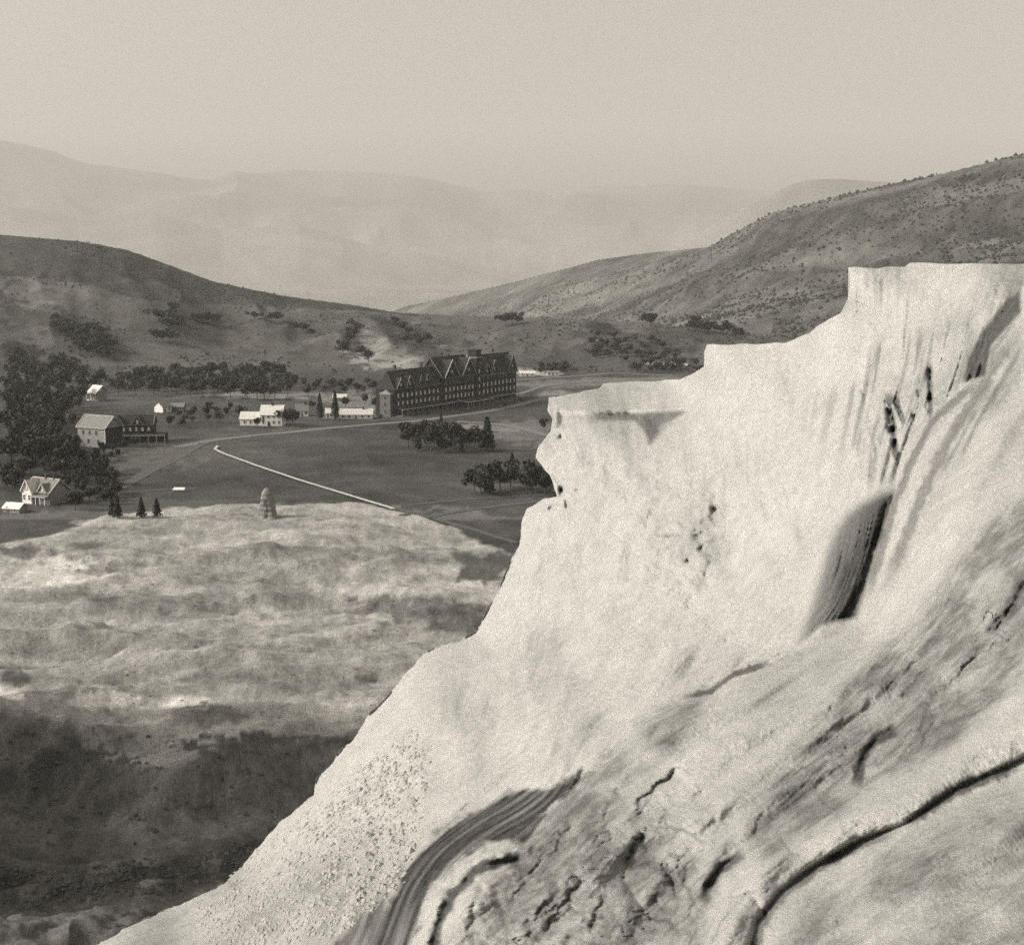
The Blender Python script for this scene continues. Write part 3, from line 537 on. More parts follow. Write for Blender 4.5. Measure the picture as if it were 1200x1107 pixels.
for poly, w, a in [([(1230, 540), (1165, 600), (1120, 660), (1085, 720), (1030, 765), (985, 812), (945, 862), (912, 912), (888, 950), (876, 990), (905, 1010), (930, 988), (970, 958), (1050, 918), (1115, 873), (1165, 823), (1230, 770)], 20, 1.05), ([(825, 810), (765, 838), (715, 878), (680, 918), (640, 958), (605, 1000), (570, 1060), (550, 1200), (820, 1200), (828, 1065), (868, 1004), (858, 988), (822, 998), (785, 982), (755, 965), (725, 965), (722, 940), (745, 915), (790, 880), (820, 840)], 16, 0.95),
                   ([(1250, 905), (1110, 958), (1045, 998), (985, 1028), (932, 1075), (905, 1130), (1000, 1250), (1300, 1250)], 22, 0.72), ([(1210, 1060), (1160, 1090), (1150, 1200), (1300, 1200)], 20, 1.0), ([(1030, 420), (1160, 330), (1150, 440), (1060, 570), (1015, 560)], 25, 0.35),
                   ([(230, 1040), (330, 990), (420, 1000), (450, 1060), (380, 1120), (100, 1200), (80, 1110)], 35, 0.6), ([(1196, 380), (1150, 450), (1100, 520), (1050, 650), (1035, 690), (1090, 620), (1130, 520), (1200, 440)], 14, 0.5), ([(740, 540), (850, 610), (860, 690), (760, 640)], 30, 0.3),
                   ([(905, 650), (930, 740), (850, 780), (760, 800), (860, 700)], 30, 0.22), ([(690, 520), (740, 520), (700, 700), (640, 800), (600, 780)], 50, 0.15), ([(700, 486), (800, 482), (764, 520), (745, 493)], 3, 0.8), ([(655, 485), (760, 483), (760, 491), (680, 495)], 5, 0.3)]:  # grey under the ledge is shade painted in
    tan_ = np.maximum(tan_, a * soft(poly, TX, TY, w) * np.clip(0.82 + 0.55 * fbm(TX / 60 - TY / 160, TY / 50 + TX / 160, 5, 94), 0, 1.2))
stain_shade = np.maximum(stain_shade, 0.5 * soft([(700, 486), (760, 483), (805, 481), (800, 486), (775, 497), (766, 515), (761, 522), (757, 505), (745, 493), (700, 492)], TX, TY, 2.5))  # shadow of the ledge painted into the recess
tan_ = np.clip(tan_ + 0.3 * mk * nm * sm(0.1, 0.8, rid(TX / 40, TY / 30, 4, 85)), 0, 1)
Yt = np.exp(np.log(np.maximum(far, 1)) * 0 + LD) if False else np.exp(LD)
ur, er = ray(TX, TY)
wx, wy, wz = ur * Yt, Yt, CAMZ + er * Yt
# the back of the mass: from the outline it runs on away from the camera and down to the ground
bk = []
k_drop = (0.10 + 0.55 * sm(700, 1150, tt))
for dY, f in [(30, None), (16, 1), (9, 1), (5, 1), (2.5, 1), (1.2, 1), (0.5, 1), (0.15, 1)]:
    e0 = er[:, 0]; u0 = ur[:, 0]; y0 = wy[:, 0]
    sh = 0.45 * sm(400, 900, tt)
    z = wz[:, 0] + e0 * dY - k_drop * dY * (0.6 + dY / 12)
    if f is None: z = np.minimum(z, -4)
    bk.append((u0 * (y0 + dY) + sh * dY, y0 + dY, z))
wx = np.concatenate([np.stack([q[0] for q in bk], 1), wx], 1); wy = np.concatenate([np.stack([q[1] for q in bk], 1), wy], 1); wz = np.concatenate([np.stack([q[2] for q in bk], 1), wz], 1)
pad = lambda a: np.concatenate([np.repeat(a[:, :1], len(bk), 1), a], 1)
flow = np.stack([pad(psi), pad(phi), np.zeros(wx.shape)], 2)
g = grid_mesh('travertine_terrace', wx, wy, wz, M['travertine'], {'stain_shade': pad(np.clip(stain_shade, 0, 1)), 'tan': pad(tan_), 'flow': flow}, flip=True)
g['kind'] = 'structure'

# ------------------------------------------------------------------ mesh building helpers
class MB:
    def __init__(s): s.v = []; s.f = []
    def add(s, vs, fs):
        n = len(s.v); s.v += [tuple(p) for p in vs]; s.f += [tuple(i + n for i in f) for f in fs]; return s
    def box(s, x0, x1, y0, y1, z0, z1):
        return s.add([(x0, y0, z0), (x1, y0, z0), (x1, y1, z0), (x0, y1, z0), (x0, y0, z1), (x1, y0, z1), (x1, y1, z1), (x0, y1, z1)],
                     [(0, 3, 2, 1), (4, 5, 6, 7), (0, 1, 5, 4), (1, 2, 6, 5), (2, 3, 7, 6), (3, 0, 4, 7)])
    def slab(s, quad, th):
        """a sloping panel: four corners and a thickness straight down"""
        return s.add(list(quad) + [(p[0], p[1], p[2] - th) for p in quad], [(0, 1, 2, 3), (7, 6, 5, 4), (0, 4, 5, 1), (1, 5, 6, 2), (2, 6, 7, 3), (3, 7, 4, 0)])
    def bar(s, a, b_, w):
        a = Vector(a); b_ = Vector(b_); d = (b_ - a).normalized(); u = d.cross(Vector((0, 0, 1)))
        if u.length < 0.01: u = Vector((1, 0, 0))
        u = u.normalized() * w / 2; v = d.cross(u).normalized() * w / 2
        vs = [a + u + v, a - u + v, a - u - v, a + u - v, b_ + u + v, b_ - u + v, b_ - u - v, b_ + u - v]
        return s.add(vs, [(0, 1, 2, 3), (7, 6, 5, 4), (0, 4, 5, 1), (1, 5, 6, 2), (2, 6, 7, 3), (3, 7, 4, 0)])
    def mesh(s, name, mat, smooth=False):
        me = bpy.data.meshes.new(name); me.from_pydata(s.v, [], s.f); me.materials.append(mat); me.update()
        if smooth: me.polygons.foreach_set('use_smooth', [True] * len(me.polygons))
        return me
    def build(s, name, mat, parent=None, smooth=False):
        o = bpy.data.objects.new(name, s.mesh(name, mat, smooth)); COL.objects.link(o)
        if parent: o.parent = parent
        return o
def inst(name, me, parent, loc=(0, 0, 0), rz=0, sc=(1, 1, 1)):
    o = bpy.data.objects.new(name, me); COL.objects.link(o); o.parent = parent; o.location = loc; o.rotation_euler = (0, 0, rz); o.scale = sc
    return o
def thing(name, label, cat, loc, rz=0, group=None):
    o = bpy.data.objects.new(name, None); COL.objects.link(o); o.location = loc; o.rotation_euler = (0, 0, rz)
    o['label'] = label; o['category'] = cat
    if group: o['group'] = group
    return o
def tag(o, label, cat, group=None):
    o['label'] = label; o['category'] = cat
    if group: o['group'] = group
    return o
def copy_thing(root, loc, rz=0, sc=None, label=None, group=None):
    r = root.copy(); COL.objects.link(r); r.location = loc; r.rotation_euler = (0, 0, rz)
    if sc: r.scale = sc
    if label: r['label'] = label
    if group: r['group'] = group
    for ch in root.children:
        c = ch.copy(); COL.objects.link(c); c.parent = r
        for g_ in ch.children:
            d_ = g_.copy(); COL.objects.link(d_); d_.parent = c
    return r

WIN = {}
def window(parent, x, y, z, rz, w=1.1, h=1.9, pane='pane', frame='trim_dark'):
    """frame with sill and a pane set in it; local -y is outdoors"""
    key = (w, h, pane, frame)
    if key not in WIN:
        fr = MB(); t_ = 0.16
        fr.box(-w / 2 - t_, -w / 2, -0.10, 0.05, -h / 2 - t_, h / 2 + t_); fr.box(w / 2, w / 2 + t_, -0.10, 0.05, -h / 2 - t_, h / 2 + t_)
        fr.box(-w / 2, w / 2, -0.10, 0.05, h / 2, h / 2 + t_); fr.box(-w / 2, w / 2, -0.10, 0.05, -h / 2 - t_, -h / 2); fr.box(-w / 2, w / 2, -0.07, 0.02, -0.04, 0.04)
        pn = MB(); pn.box(-w / 2, w / 2, -0.03, 0.0, -h / 2, -0.04); pn.box(-w / 2, w / 2, -0.03, 0.0, 0.04, h / 2)
        WIN[key] = (fr.mesh('window', M[frame]), pn.mesh('pane', M[pane]))
    a = inst('window', WIN[key][0], parent, (x, y, z), rz); inst('pane', WIN[key][1], a)
    return a
def gable_roof(parent, x0, x1, y0, y1, ze, zr, mat, ov=0.6, th=0.25, trim=None, hipl=0, hipr=0, panel='roof_panel', fb=(True, True)):
    """ridge along x; each slope its own panel"""
    yc = (y0 + y1) / 2; k = (zr - ze) / (yc - y0); zo = ze - ov * k
    o = []
    a, b_ = x0 - ov, x1 + ov
    o.append(MB().slab([(a, y0 - ov, zo), (b_, y0 - ov, zo), (b_ - hipr, yc, zr), (a + hipl, yc, zr)], th).build(panel, M[mat], parent))
    o.append(MB().slab([(b_, y1 + ov, zo), (a, y1 + ov, zo), (a + hipl, yc, zr), (b_ - hipr, yc, zr)], th).build(panel, M[mat], parent))
    if hipl: o.append(MB().add([(a, y1 + ov, zo), (a, y0 - ov, zo), (a + hipl, yc, zr), (a, y1 + ov, zo - th), (a, y0 - ov, zo - th), (a + hipl, yc, zr - th)], [(0, 1, 2), (5, 4, 3), (0, 3, 4, 1), (1, 4, 5, 2), (2, 5, 3, 0)]).build(panel, M[mat], parent))
    if hipr: o.append(MB().add([(b_, y0 - ov, zo), (b_, y1 + ov, zo), (b_ - hipr, yc, zr), (b_, y0 - ov, zo - th), (b_, y1 + ov, zo - th), (b_ - hipr, yc, zr - th)], [(0, 1, 2), (5, 4, 3), (0, 3, 4, 1), (1, 4, 5, 2), (2, 5, 3, 0)]).build(panel, M[mat], parent))
    if trim:
        w = 0.3
        MB().bar((a + hipl, yc, zr + 0.12), (b_ - hipr, yc, zr + 0.12), w).build('ridge_board', M[trim], parent)
        MB().bar((a, y0 - ov, zo + 0.1), (b_, y0 - ov, zo + 0.1), w * 0.8).build('eave_board', M[trim], parent)
        for xx, hp in ((a, hipl), (b_, hipr)):
            if not hp:
                for ys in (y0 - ov, y1 + ov): MB().bar((xx, ys, zo + 0.1), (xx, yc, zr + 0.1), w).build('rake_board', M[trim], parent)
    return o
def gable_walls(parent, x0, x1, y0, y1, ze, zr, mat, hip=False, zb=-1.5):
    yc = (y0 + y1) / 2
    b_ = MB().box(x0, x1, y0, y1, zb, ze)
    if not hip:
        b_.add([(x0, y0, ze), (x0, y1, ze), (x0, yc, zr - 0.3)], [(0, 2, 1)]); b_.add([(x1, y0, ze), (x1, y1, ze), (x1, yc, zr - 0.3)], [(0, 1, 2)])
    return b_.build('wall', M[mat], parent)
def cross_gable(parent, xc, w, y0, ydeep, ze, zt, wall, roof, trim, win=True, ov=0.4):
    """a front gable: triangle in the facade with its own little roof running back"""
    MB().add([(xc - w / 2, y0, ze - 0.4), (xc + w / 2, y0, ze - 0.4), (xc + w / 2, y0, ze), (xc, y0, zt), (xc - w / 2, y0, ze), (xc - w / 2, y0 + ydeep, ze - 0.4), (xc + w / 2, y0 + ydeep, ze - 0.4), (xc + w / 2, y0 + ydeep, ze), (xc, y0 + ydeep, zt), (xc - w / 2, y0 + ydeep, ze)],
             [(0, 1, 2, 3, 4), (9, 8, 7, 6, 5), (0, 4, 9, 5), (1, 6, 7, 2), (0, 5, 6, 1)]).build('gable', M[wall], parent)
    k = (zt - ze) / (w / 2); zl = ze - ov * k
    for s in (-1, 1):
        q = [(xc + s * (w / 2 + ov), y0 - ov, zl), (xc + s * (w / 2 + ov), y0 + ydeep, zl), (xc, y0 + ydeep, zt), (xc, y0 - ov, zt)]
        q = [(p[0], p[1], p[2] + 0.22) for p in q]
        MB().slab(q if s > 0 else [q[1], q[0], q[3], q[2]], 0.2).build('gable_roof', M[roof], parent)
        MB().bar((q[0][0], y0 - ov - 0.1, q[0][2] + 0.05), (xc, y0 - ov - 0.1, zt + 0.27), 0.3).build('rake_board', M[trim], parent)
    if win: window(parent, xc, y0 - 0.02, ze + (zt - ze) * 0.32, 0, 1.0, 1.6)

# ------------------------------------------------------------------ the big hotel
hp = hits([(463, 488), (605, 466)])
A, B = Vector(hp[0]), Vector(hp[1]); A.z = min(A.z, B.z); ang = math.atan2(B.y - A.y, B.x - A.x); LEN = (B - A).to_2d().length
H = thing('grand_hotel', 'huge dark timber hotel with many gables, pale window rows and a long veranda', 'hotel', A, ang)
c1, c2, c3, D = LEN * 0.35, LEN * 0.62, LEN * 0.685, 13.0
gable_walls(H, 0, c1, 0, D, 15.5, 24.5, 'wall_dark', hip=True)
gable_roof(H, 0, c1 + 3, 0, D, 15.5, 24.5, 'roof_dark', trim='trim_dark', hipl=1.8)
gable_walls(H, c1 + 0.01, c2, -1.5, D + 3, 18.5, 29.5, 'wall_dark')
gable_roof(H, c1, c2, -1.5, D + 3, 18.5, 29.5, 'roof_dark', trim='trim_dark')
gable_walls(H, c2 + 0.01, LEN, 0, D, 17.5, 28.5, 'wall_dark')
gable_roof(H, c2 + 3, LEN, 0, D, 17.5, 28.5, 'roof_dark', trim='trim')
# end bay for the sunlit end wall, its lit tone put in the colour
MB().box(-2.6, -0.01, 1.2, 8.4, -1.5, 12.5).build('sunlit_end_bay', M['wall_sunlit'], H)
gable_roof(H, -2.6, -0.1, 1.2, 8.4, 12.5, 14.6, 'roof_grey', ov=0.4, hipl=1.2)
for zz in (2.6, 6.6, 10.4): window(H, -2.62, 4.8, zz, math.radians(-90), 1.3, 2.0, 'pane_dark')
# tower
tw = MB().box(c2 - 1.0, c2 + 5.2, -2.6, 4.0, -1.5, 27.5).build('tower', M['wall_dark'], H)
MB().box(c2 - 1.5, c2 + 5.7, -3.1, 4.5, 27.5, 28.2).build('cornice', M['trim_dark'], tw)
MB().box(c2 - 0.6, c2 + 4.8, -2.2, 3.6, 28.2, 32.0).build('belfry', M['roof_dark'], tw)
MB().box(c2 - 1.1, c2 + 5.3, -2.7, 4.1, 32.0, 32.5).build('tower_roof', M['roof_dark'], tw)
for zz in (6.8, 11.0, 15.2, 20): window(H, c2 + 2.1, -2.62, zz, 0, 1.0, 1.9)
for xc, w, ze, zt, y0, yd, wd in [(4.6, 7.5, 15.4, 21.0, -0.8, 6, 1), (13.0, 7.5, 15.4, 21.5, -0.8, 6, 1), (26, 4.2, 17.2, 20.8, 1.0, 5, 1), (32, 4.2, 17.2, 20.8, 1.0, 5, 1),
                              (c1 + 8.2, 14.5, 18.4, 28.0, -2.2, 9, 1), (c2 - 8.2, 14.0, 18.4, 28.3, -2.2, 9, 1), (c3 + 5.4, 7.0, 17.4, 23.0, -0.8, 6, 1), (c3 + 13.5, 8.5, 17.4, 25.0, -0.8, 6, 1), (LEN - 6.0, 10.5, 17.4, 27.0, -1.0, 7, 1)]:
    cross_gable(H, xc, w, y0, yd, ze, zt, 'wall_dark', 'roof_dark', 'trim_dark' if ze < 18 else 'trim')
def cols(a, b_, n): return [a + (b_ - a) * (i + 0.5) / n for i in range(n)]
for zz in (6.9, 11.2):
    for x in cols(1, c1 - 1, 10): window(H, x, -0.02, zz, 0, 1.3, 2.1)
    for x in cols(c1 + 1, c2 - 1.5, 8): window(H, x, -1.52, zz, 0, 1.3, 2.1)
    for x in cols(c3 + 0.5, LEN - 0.5, 9): window(H, x, -0.02, zz, 0, 1.3, 2.1)
for x in cols(c1 + 1, c2 - 1.5, 8): window(H, x, -1.52, 15.4, 0, 1.3, 2.0, 'pane_dark')
for x in cols(c3 + 0.5, LEN - 0.5, 9): window(H, x, -0.02, 14.9, 0, 1.1, 1.7, 'pane_dark')
for a, b_, n, yf in ((1, c1 - 1, 9, -0.02), (c1 + 1, c2 - 1.5, 7, -1.52), (c3 + 0.5, LEN - 0.5, 8, -0.02)):
    for x in cols(a, b_, n): window(H, x, yf, 2.3, 0, 1.2, 2.2, 'pane_dark')
# veranda
V = MB().slab([(-0.5, -5.2, 3.9), (LEN - 4, -5.2, 3.9), (LEN - 4, -0.05, 4.8), (-0.5, -0.05, 4.8)], 0.2).build('veranda_roof', M['roof_dark'], H)
MB().bar((-0.6, -5.3, 3.85), (LEN - 3.9, -5.3, 3.85), 0.34).build('fascia', M['trim'], V)
MB().box(-0.5, LEN - 4, -5.2, -0.03, -1.2, 0.5).build('veranda_floor', M['timber'], H)
post = MB().box(-0.14, 0.14, -0.14, 0.14, 0.5, 3.72).mesh('post', M['trim_dark']); rail = MB().box(-0.1, 0.1, -0.06, 0.06, 0, 1).mesh('rail', M['trim_dark'])
n_p = 26
for i in range(n_p): inst('post', post, H, (0 + (LEN - 5) * i / (n_p - 1), -5.0, 0))
MB().box(-0.4, LEN - 5, -5.05, -4.95, 1.35, 1.45).build('railing', M['trim_dark'], H)
P_ = MB().slab([(c1 + 9, -13, 4.0), (c2 + 3, -13, 4.0), (c2 + 3, -5.4, 4.9), (c1 + 9, -5.4, 4.9)], 0.25).build('porch_roof', M['roof_dark'], H)
MB().bar((c1 + 9, -13.1, 4.0), (c2 + 3, -13.1, 4.0), 0.34).build('fascia', M['trim'], P_); MB().bar((c1 + 8.9, -13.1, 4.0), (c1 + 8.9, -5.4, 4.9), 0.34).build('fascia', M['trim'], P_)
for i in range(6):
    inst('post', post, H, (c1 + 9.4 + (c2 - c1 - 6.8) * i / 5, -12.7, 0), 0, (1.4, 1.4, 1.06))
MB().box(c1 + 9, c2 + 3, -12.9, -5.25, -1.2, 0.4).build('porch_floor', M['timber'], H)
for x, y_, h_ in ((10, 7.5, 27.5), (c1 - 9, 7.5, 27.5), (c1 + 15, 10, 32), (LEN - 16, 7.5, 31.5)): MB().box(x - 0.7, x + 0.7, y_ - 0.6, y_ + 0.6, 18, h_).build('chimney', M['brick'], H)
fl_ = hits([(600, 437)])[0]

# ------------------------------------------------------------------ smaller houses
def place(px, py, sink=0.0):
    q = hits([(px, py)])[0]; return Vector((q[0], q[1], q[2] - sink))
# the large grey roofed lodge
p = place(124, 525); Lg = thing('lodge', 'large weathered lodge with broad grey roof, pale end wall and dark veranda wing', 'lodge', p, math.radians(-28))
gable_walls(Lg, -17, 0, 0, 11, 9.2, 14.0, 'wall_mid'); gable_roof(Lg, -17, 0, 0, 11, 9.2, 14.0, 'roof_grey', trim='trim', ov=0.5)
MB().box(-0.25, 0.12, -0.25, 0.12, -1, 8.8).build('corner_board', M['trim'], Lg)
MB().box(0.03, 0.6, 0.5, 10.6, -1.5, 9.0).build('shaded_side', M['wall_dark'], Lg)  # slab added to give the end wall its shade as dark colour
for x in (-13.5, -9.5, -5.5): window(Lg, x, -0.02, 6.6, 0, 1.1, 1.7, 'pane_dark', 'wall_mid')
for x in (-10.5, -4.5): window(Lg, x, -0.02, 2.6, 0, 1.1, 1.7, 'pane_dark', 'wall_mid')
wing = thing('lodge_wing', 'dark two storey wing with pale windows and a posted veranda beside the lodge', 'building', place(126, 519), math.radians(6))
gable_walls(wing, 0, 21, 1, 12, 8.6, 12.6, 'wall_dark'); gable_roof(wing, 0, 21, 1, 12, 8.6, 12.6, 'roof_dark', trim='trim_dark', ov=0.5)
cross_gable(wing, 5, 5, 0.7, 5, 8.5, 12.4, 'wall_dark', 'roof_dark', 'trim_dark'); cross_gable(wing, 14, 5, 0.7, 5, 8.5, 12.4, 'wall_dark', 'roof_dark', 'trim_dark')
for x in cols(0.5, 20.5, 7): window(wing, x, 0.98, 6.3, 0, 1.0, 1.6, 'pane')
for x in cols(0.5, 20.5, 5): window(wing, x, 0.98, 2.2, 0, 1.0, 1.8, 'pane_dark')
v_ = MB().slab([(0, -2.6, 3.6), (27, -2.6, 3.6), (27, 0.96, 4.3), (0, 0.96, 4.3)], 0.2).build('veranda_roof', M['roof_dark'], wing)
MB().bar((0, -2.7, 3.6), (27, -2.7, 3.6), 0.3).build('fascia', M['trim'], v_)
post2 = MB().box(-0.13, 0.13, -0.13, 0.13, -1.0, 3.4).mesh('post', M['trim'])
for i in range(8): inst('post', post2, wing, (0.2 + 26.6 * i / 7, -2.4, 0))
MB().box(0, 27, -2.5, 0.95, -1.5, 0.2).build('veranda_floor', M['timber'], wing)
MB().box(21.05, 27, 1.2, 8, -1.5, 3.9).build('side_room', M['wall_dark'], wing)
# white two storey house with lower wing
p = place(305, 499); wh = thing('white_house', 'bright white two storey house with a lower wing and pale roof on the meadow edge', 'house', p, math.radians(-4))
gable_walls(wh, 0, 11.5, 0, 9, 6.2, 10.6, 'white_paint'); gable_roof(wh, 0, 11.5, 0, 9, 6.2, 10.6, 'roof_pale', trim=None, ov=0.5, th=0.2)
gable_walls(wh, -11, -0.01, 1, 8, 3.8, 7.0, 'white_paint'); gable_roof(wh, -11, -0.6, 1, 8, 3.8, 7.0, 'roof_pale', ov=0.4, th=0.2)
MB().box(5.2, 6.2, 4.0, 5.0, 9.5, 12.2).build('chimney', M['brick'], wh)
for x in cols(0.3, 11.2, 4):
    window(wh, x, -0.02, 4.9, 0, 1.0, 1.5, 'pane_dark', 'white_paint')
    if abs(x - 4.5) > 1: window(wh, x, -0.02, 2.0, 0, 1.0, 1.6, 'pane_dark', 'white_paint')
dr = MB().box(3.9, 5.1, -0.12, -0.01, -0.1, 2.3).build('door', M['wall_dark'], wh)
for x in (-8.5, -5.4, -2.6): window(wh, x, 0.98, 1.9, 0, 1.0, 1.5, 'pane_dark', 'white_paint')
def small_house(name, label, cat, px, py, w, d, h, rh, rz, wall, roof, wins=2, chim=False, door=True, hip=0, pane='pane_dark', ov=0.4, group=None, trim=None):
    r = thing(name, label, cat, place(px, py), math.radians(rz), group)
    gable_walls(r, -w / 2, w / 2, 0, d, h, h + rh, wall, hip=hip > 0); gable_roof(r, -w / 2, w / 2, 0, d, h, h + rh, roof, ov=ov, th=0.15, hipl=hip, hipr=hip, trim=trim)
    fr_ = 'white_paint' if wall != 'white_paint' else 'trim'
    for x in cols(-w / 2 + 0.2, w / 2 - 0.2, wins + (1 if door else 0)):
        if door and abs(x) < w / (2 * (wins + 1)) + 0.01: MB().box(x - 0.5, x + 0.5, -0.1, -0.01, -0.1, 2.1).build('door', M['timber'], r); door = False
        else: window(r, x, -0.02, h * 0.58, 0, 0.9, 1.3, pane, fr_)
    if chim: MB().box(w * 0.2, w * 0.2 + 0.7, d * 0.4, d * 0.4 + 0.7, h + rh * 0.6, h + rh + 1.2).build('chimney', M['brick'], r)
    return r
small_house('cottage', 'small white cottage with steep gable just right of the white house', 'cottage', 354, 488, 7, 6, 3.4, 3.4, 8, 'white_paint', 'roof_grey', 2, True)
small_house('hut', 'small bright hut between two dark trees left of the long white shed', 'hut', 386, 490, 4.2, 4, 3.2, 2.2, 0, 'white_paint', 'roof_pale', 1)
lw = small_house('long_shed', 'long low white shed with a pale roof left of the hotel', 'shed', 417, 491, 18, 7, 2.7, 2.7, 3, 'white_paint', 'roof_pale', 4, True)
small_house('shed', 'little white gabled shed standing among trees behind the lodge', 'shed', 196, 483, 6.5, 7, 3.5, 2.4, 55, 'white_paint', 'roof_grey', 1)
# hillside pavilion with bright roof on posts
p = place(113, 469); pv = thing('hillside_cabin', 'hillside cabin with a bright sloping roof above the grey lodge', 'cabin', p, math.radians(-35))
MB().slab([(-4.6, -4.2, 4.6), (4.6, -4.2, 4.6), (4.6, 1.6, 9.2), (-4.6, 1.6, 9.2)], 0.2).build('roof_panel', M['white_paint'], pv); MB().slab([(4.6, 6.2, 5.4), (-4.6, 6.2, 5.4), (-4.6, 1.6, 9.2), (4.6, 1.6, 9.2)], 0.2).build('roof_panel', M['roof_pale'], pv)
MB().box(-3.4, 3.4, -1.8, 5.4, -1.5, 5.3).build('wall', M['wall_mid'], pv); MB().box(-4.4, 4.4, -4.0, -1.82, -1.2, 0.5).build('porch_floor', M['white_paint'], pv)
for x in (-4.2, -1.4, 1.4, 4.2): MB().box(x - 0.12, x + 0.12, -4.0, -3.76, 0.5, 4.5).build('post', M['trim'], pv)
window(pv, -1.8, -1.83, 2.6, 0, 1.0, 1.5, 'pane_dark'); window(pv, 1.8, -1.83, 2.6, 0, 1.0, 1.5, 'pane_dark')
# ornate house bottom left
p = place(44, 590); oh = thing('gabled_house', 'ornate pale house with steep front gable and white gingerbread trim at left border', 'house', p, math.radians(-30))
gable_walls(oh, -6.2, 6.2, 0, 9, 4.6, 8.4, 'wall_mid'); gable_roof(oh, -6.2, 6.2, 0, 9, 4.6, 8.4, 'roof_grey', trim='trim', ov=0.5)
cross_gable(oh, -3.4, 4.8, -1.6, 6, 4.5, 8.2, 'white_paint', 'roof_pale', 'white_paint'); MB().box(-5.8, -1.0, -1.6, -0.02, -1.5, 4.1).build('bay', M['white_paint'], oh)
cross_gable(oh, 3.2, 3.6, -0.4, 5, 4.7, 7.2, 'wall_mid', 'roof_grey', 'trim')
for x in (-4.7, -2.2): window(oh, x, -1.62, 2.2, 0, 0.9, 1.7, 'pane_dark', 'white_paint')
for x in (1.6, 4.6): window(oh, x, -0.02, 2.2, 0, 0.9, 1.7, 'pane_dark', 'white_paint')
pr = MB().slab([(-0.8, -2.4, 2.9), (6.4, -2.4, 2.9), (6.4, -0.1, 3.5), (-0.8, -0.1, 3.5)], 0.15).build('porch_roof', M['roof_grey'], oh); MB().bar((-0.8, -2.5, 2.9), (6.4, -2.5, 2.9), 0.2).build('fascia', M['trim'], pr)
for x in (-0.6, 1.6, 3.8, 6.1): MB().box(x - 0.1, x + 0.1, -2.3, -2.1, -0.5, 2.8).build('post', M['white_paint'], oh)
MB().box(-0.5, 0.2, 4.1, 4.8, 7.5, 10.2).build('chimney', M['brick'], oh)
MB().box(3.6, 4.1, 4.2, 4.7, 7.6, 9.8).build('chimney', M['brick'], oh)
small_house('outbuilding', 'low outbuilding with a white lean roof touching the left border', 'outbuilding', 13, 601, 6.5, 5, 1.8, 1.5, -18, 'wall_mid', 'white_paint', 1)
small_house('log_cabin', 'dim grey cabin among dark trees right above the ornate gabled house', 'cabin', 78, 548, 7, 5, 2.6, 1.8, -15, 'wall_mid', 'roof_grey', 1)
small_house('barn', 'small dull barn half hidden by dark grove below the grey lodge', 'barn', 86, 531, 6, 5, 2.8, 2.2, 20, 'wall_mid', 'roof_grey', 1)
small_house('privy', 'tiny pale roofed privy in the dark grove near the left border', 'privy', 47, 527, 3.2, 3, 2.3, 1.3, 10, 'wall_mid', 'roof_grey', 0)
small_house('stable', 'small light gabled stable uphill to the left of the grey lodge', 'stable', 76, 490, 4.5, 5, 3.2, 2.2, 30, 'white_paint', 'roof_grey', 0)
small_house('low_barn', 'low dull roofed barn behind the veranda wing next to the gabled shed', 'barn', 206, 482, 9, 6, 2.8, 1.8, 0, 'timber', 'roof_grey', 2)
small_house('far_shed', 'far pale shed on the bright bank right of the hotel', 'shed', 618, 441, 11, 6, 2.4, 1.6, 0, 'white_paint', 'roof_pale', 2)
small_house('wagon_shed', 'far low shed at the right end of the bright bank', 'shed', 648, 440, 9, 5, 2.2, 1.4, 0, 'white_paint', 'roof_grey', 2)
small_house('riverside_shed', 'tiny distant white shed on the dark flat beyond the terraces', 'shed', 795, 430, 14, 5, 1.6, 1.0, 0, 'white_paint', 'roof_pale', 2)
small_house('kiln_house', 'small pale cabin behind the long white shed under the bare bank', 'cabin', 398, 470, 8, 5, 2.4, 1.8, 0, 'wall_mid', 'roof_pale', 2)
# canvas sheets lying on the meadow
p = place(210, 576); tn_ = thing('canvas_shelter', 'small white canvas shelter lying low on the meadow left of the rock spire', 'canvas shelter', p, math.radians(-4))
MB().slab([(-2.3, -1.0, 0.9), (2.3, -1.0, 0.9), (2.1, 1.0, 1.5), (-2.1, 1.0, 1.5)], 0.06).build('canvas', M['white_paint'], tn_)
for sx_ in (-2, 2):
    for sy_, h_ in ((-0.9, 0.88), (0.9, 1.4)): MB().box(sx_ - 0.05, sx_ + 0.05, sy_ - 0.05, sy_ + 0.05, -0.5, h_).build('pole', M['timber'], tn_)

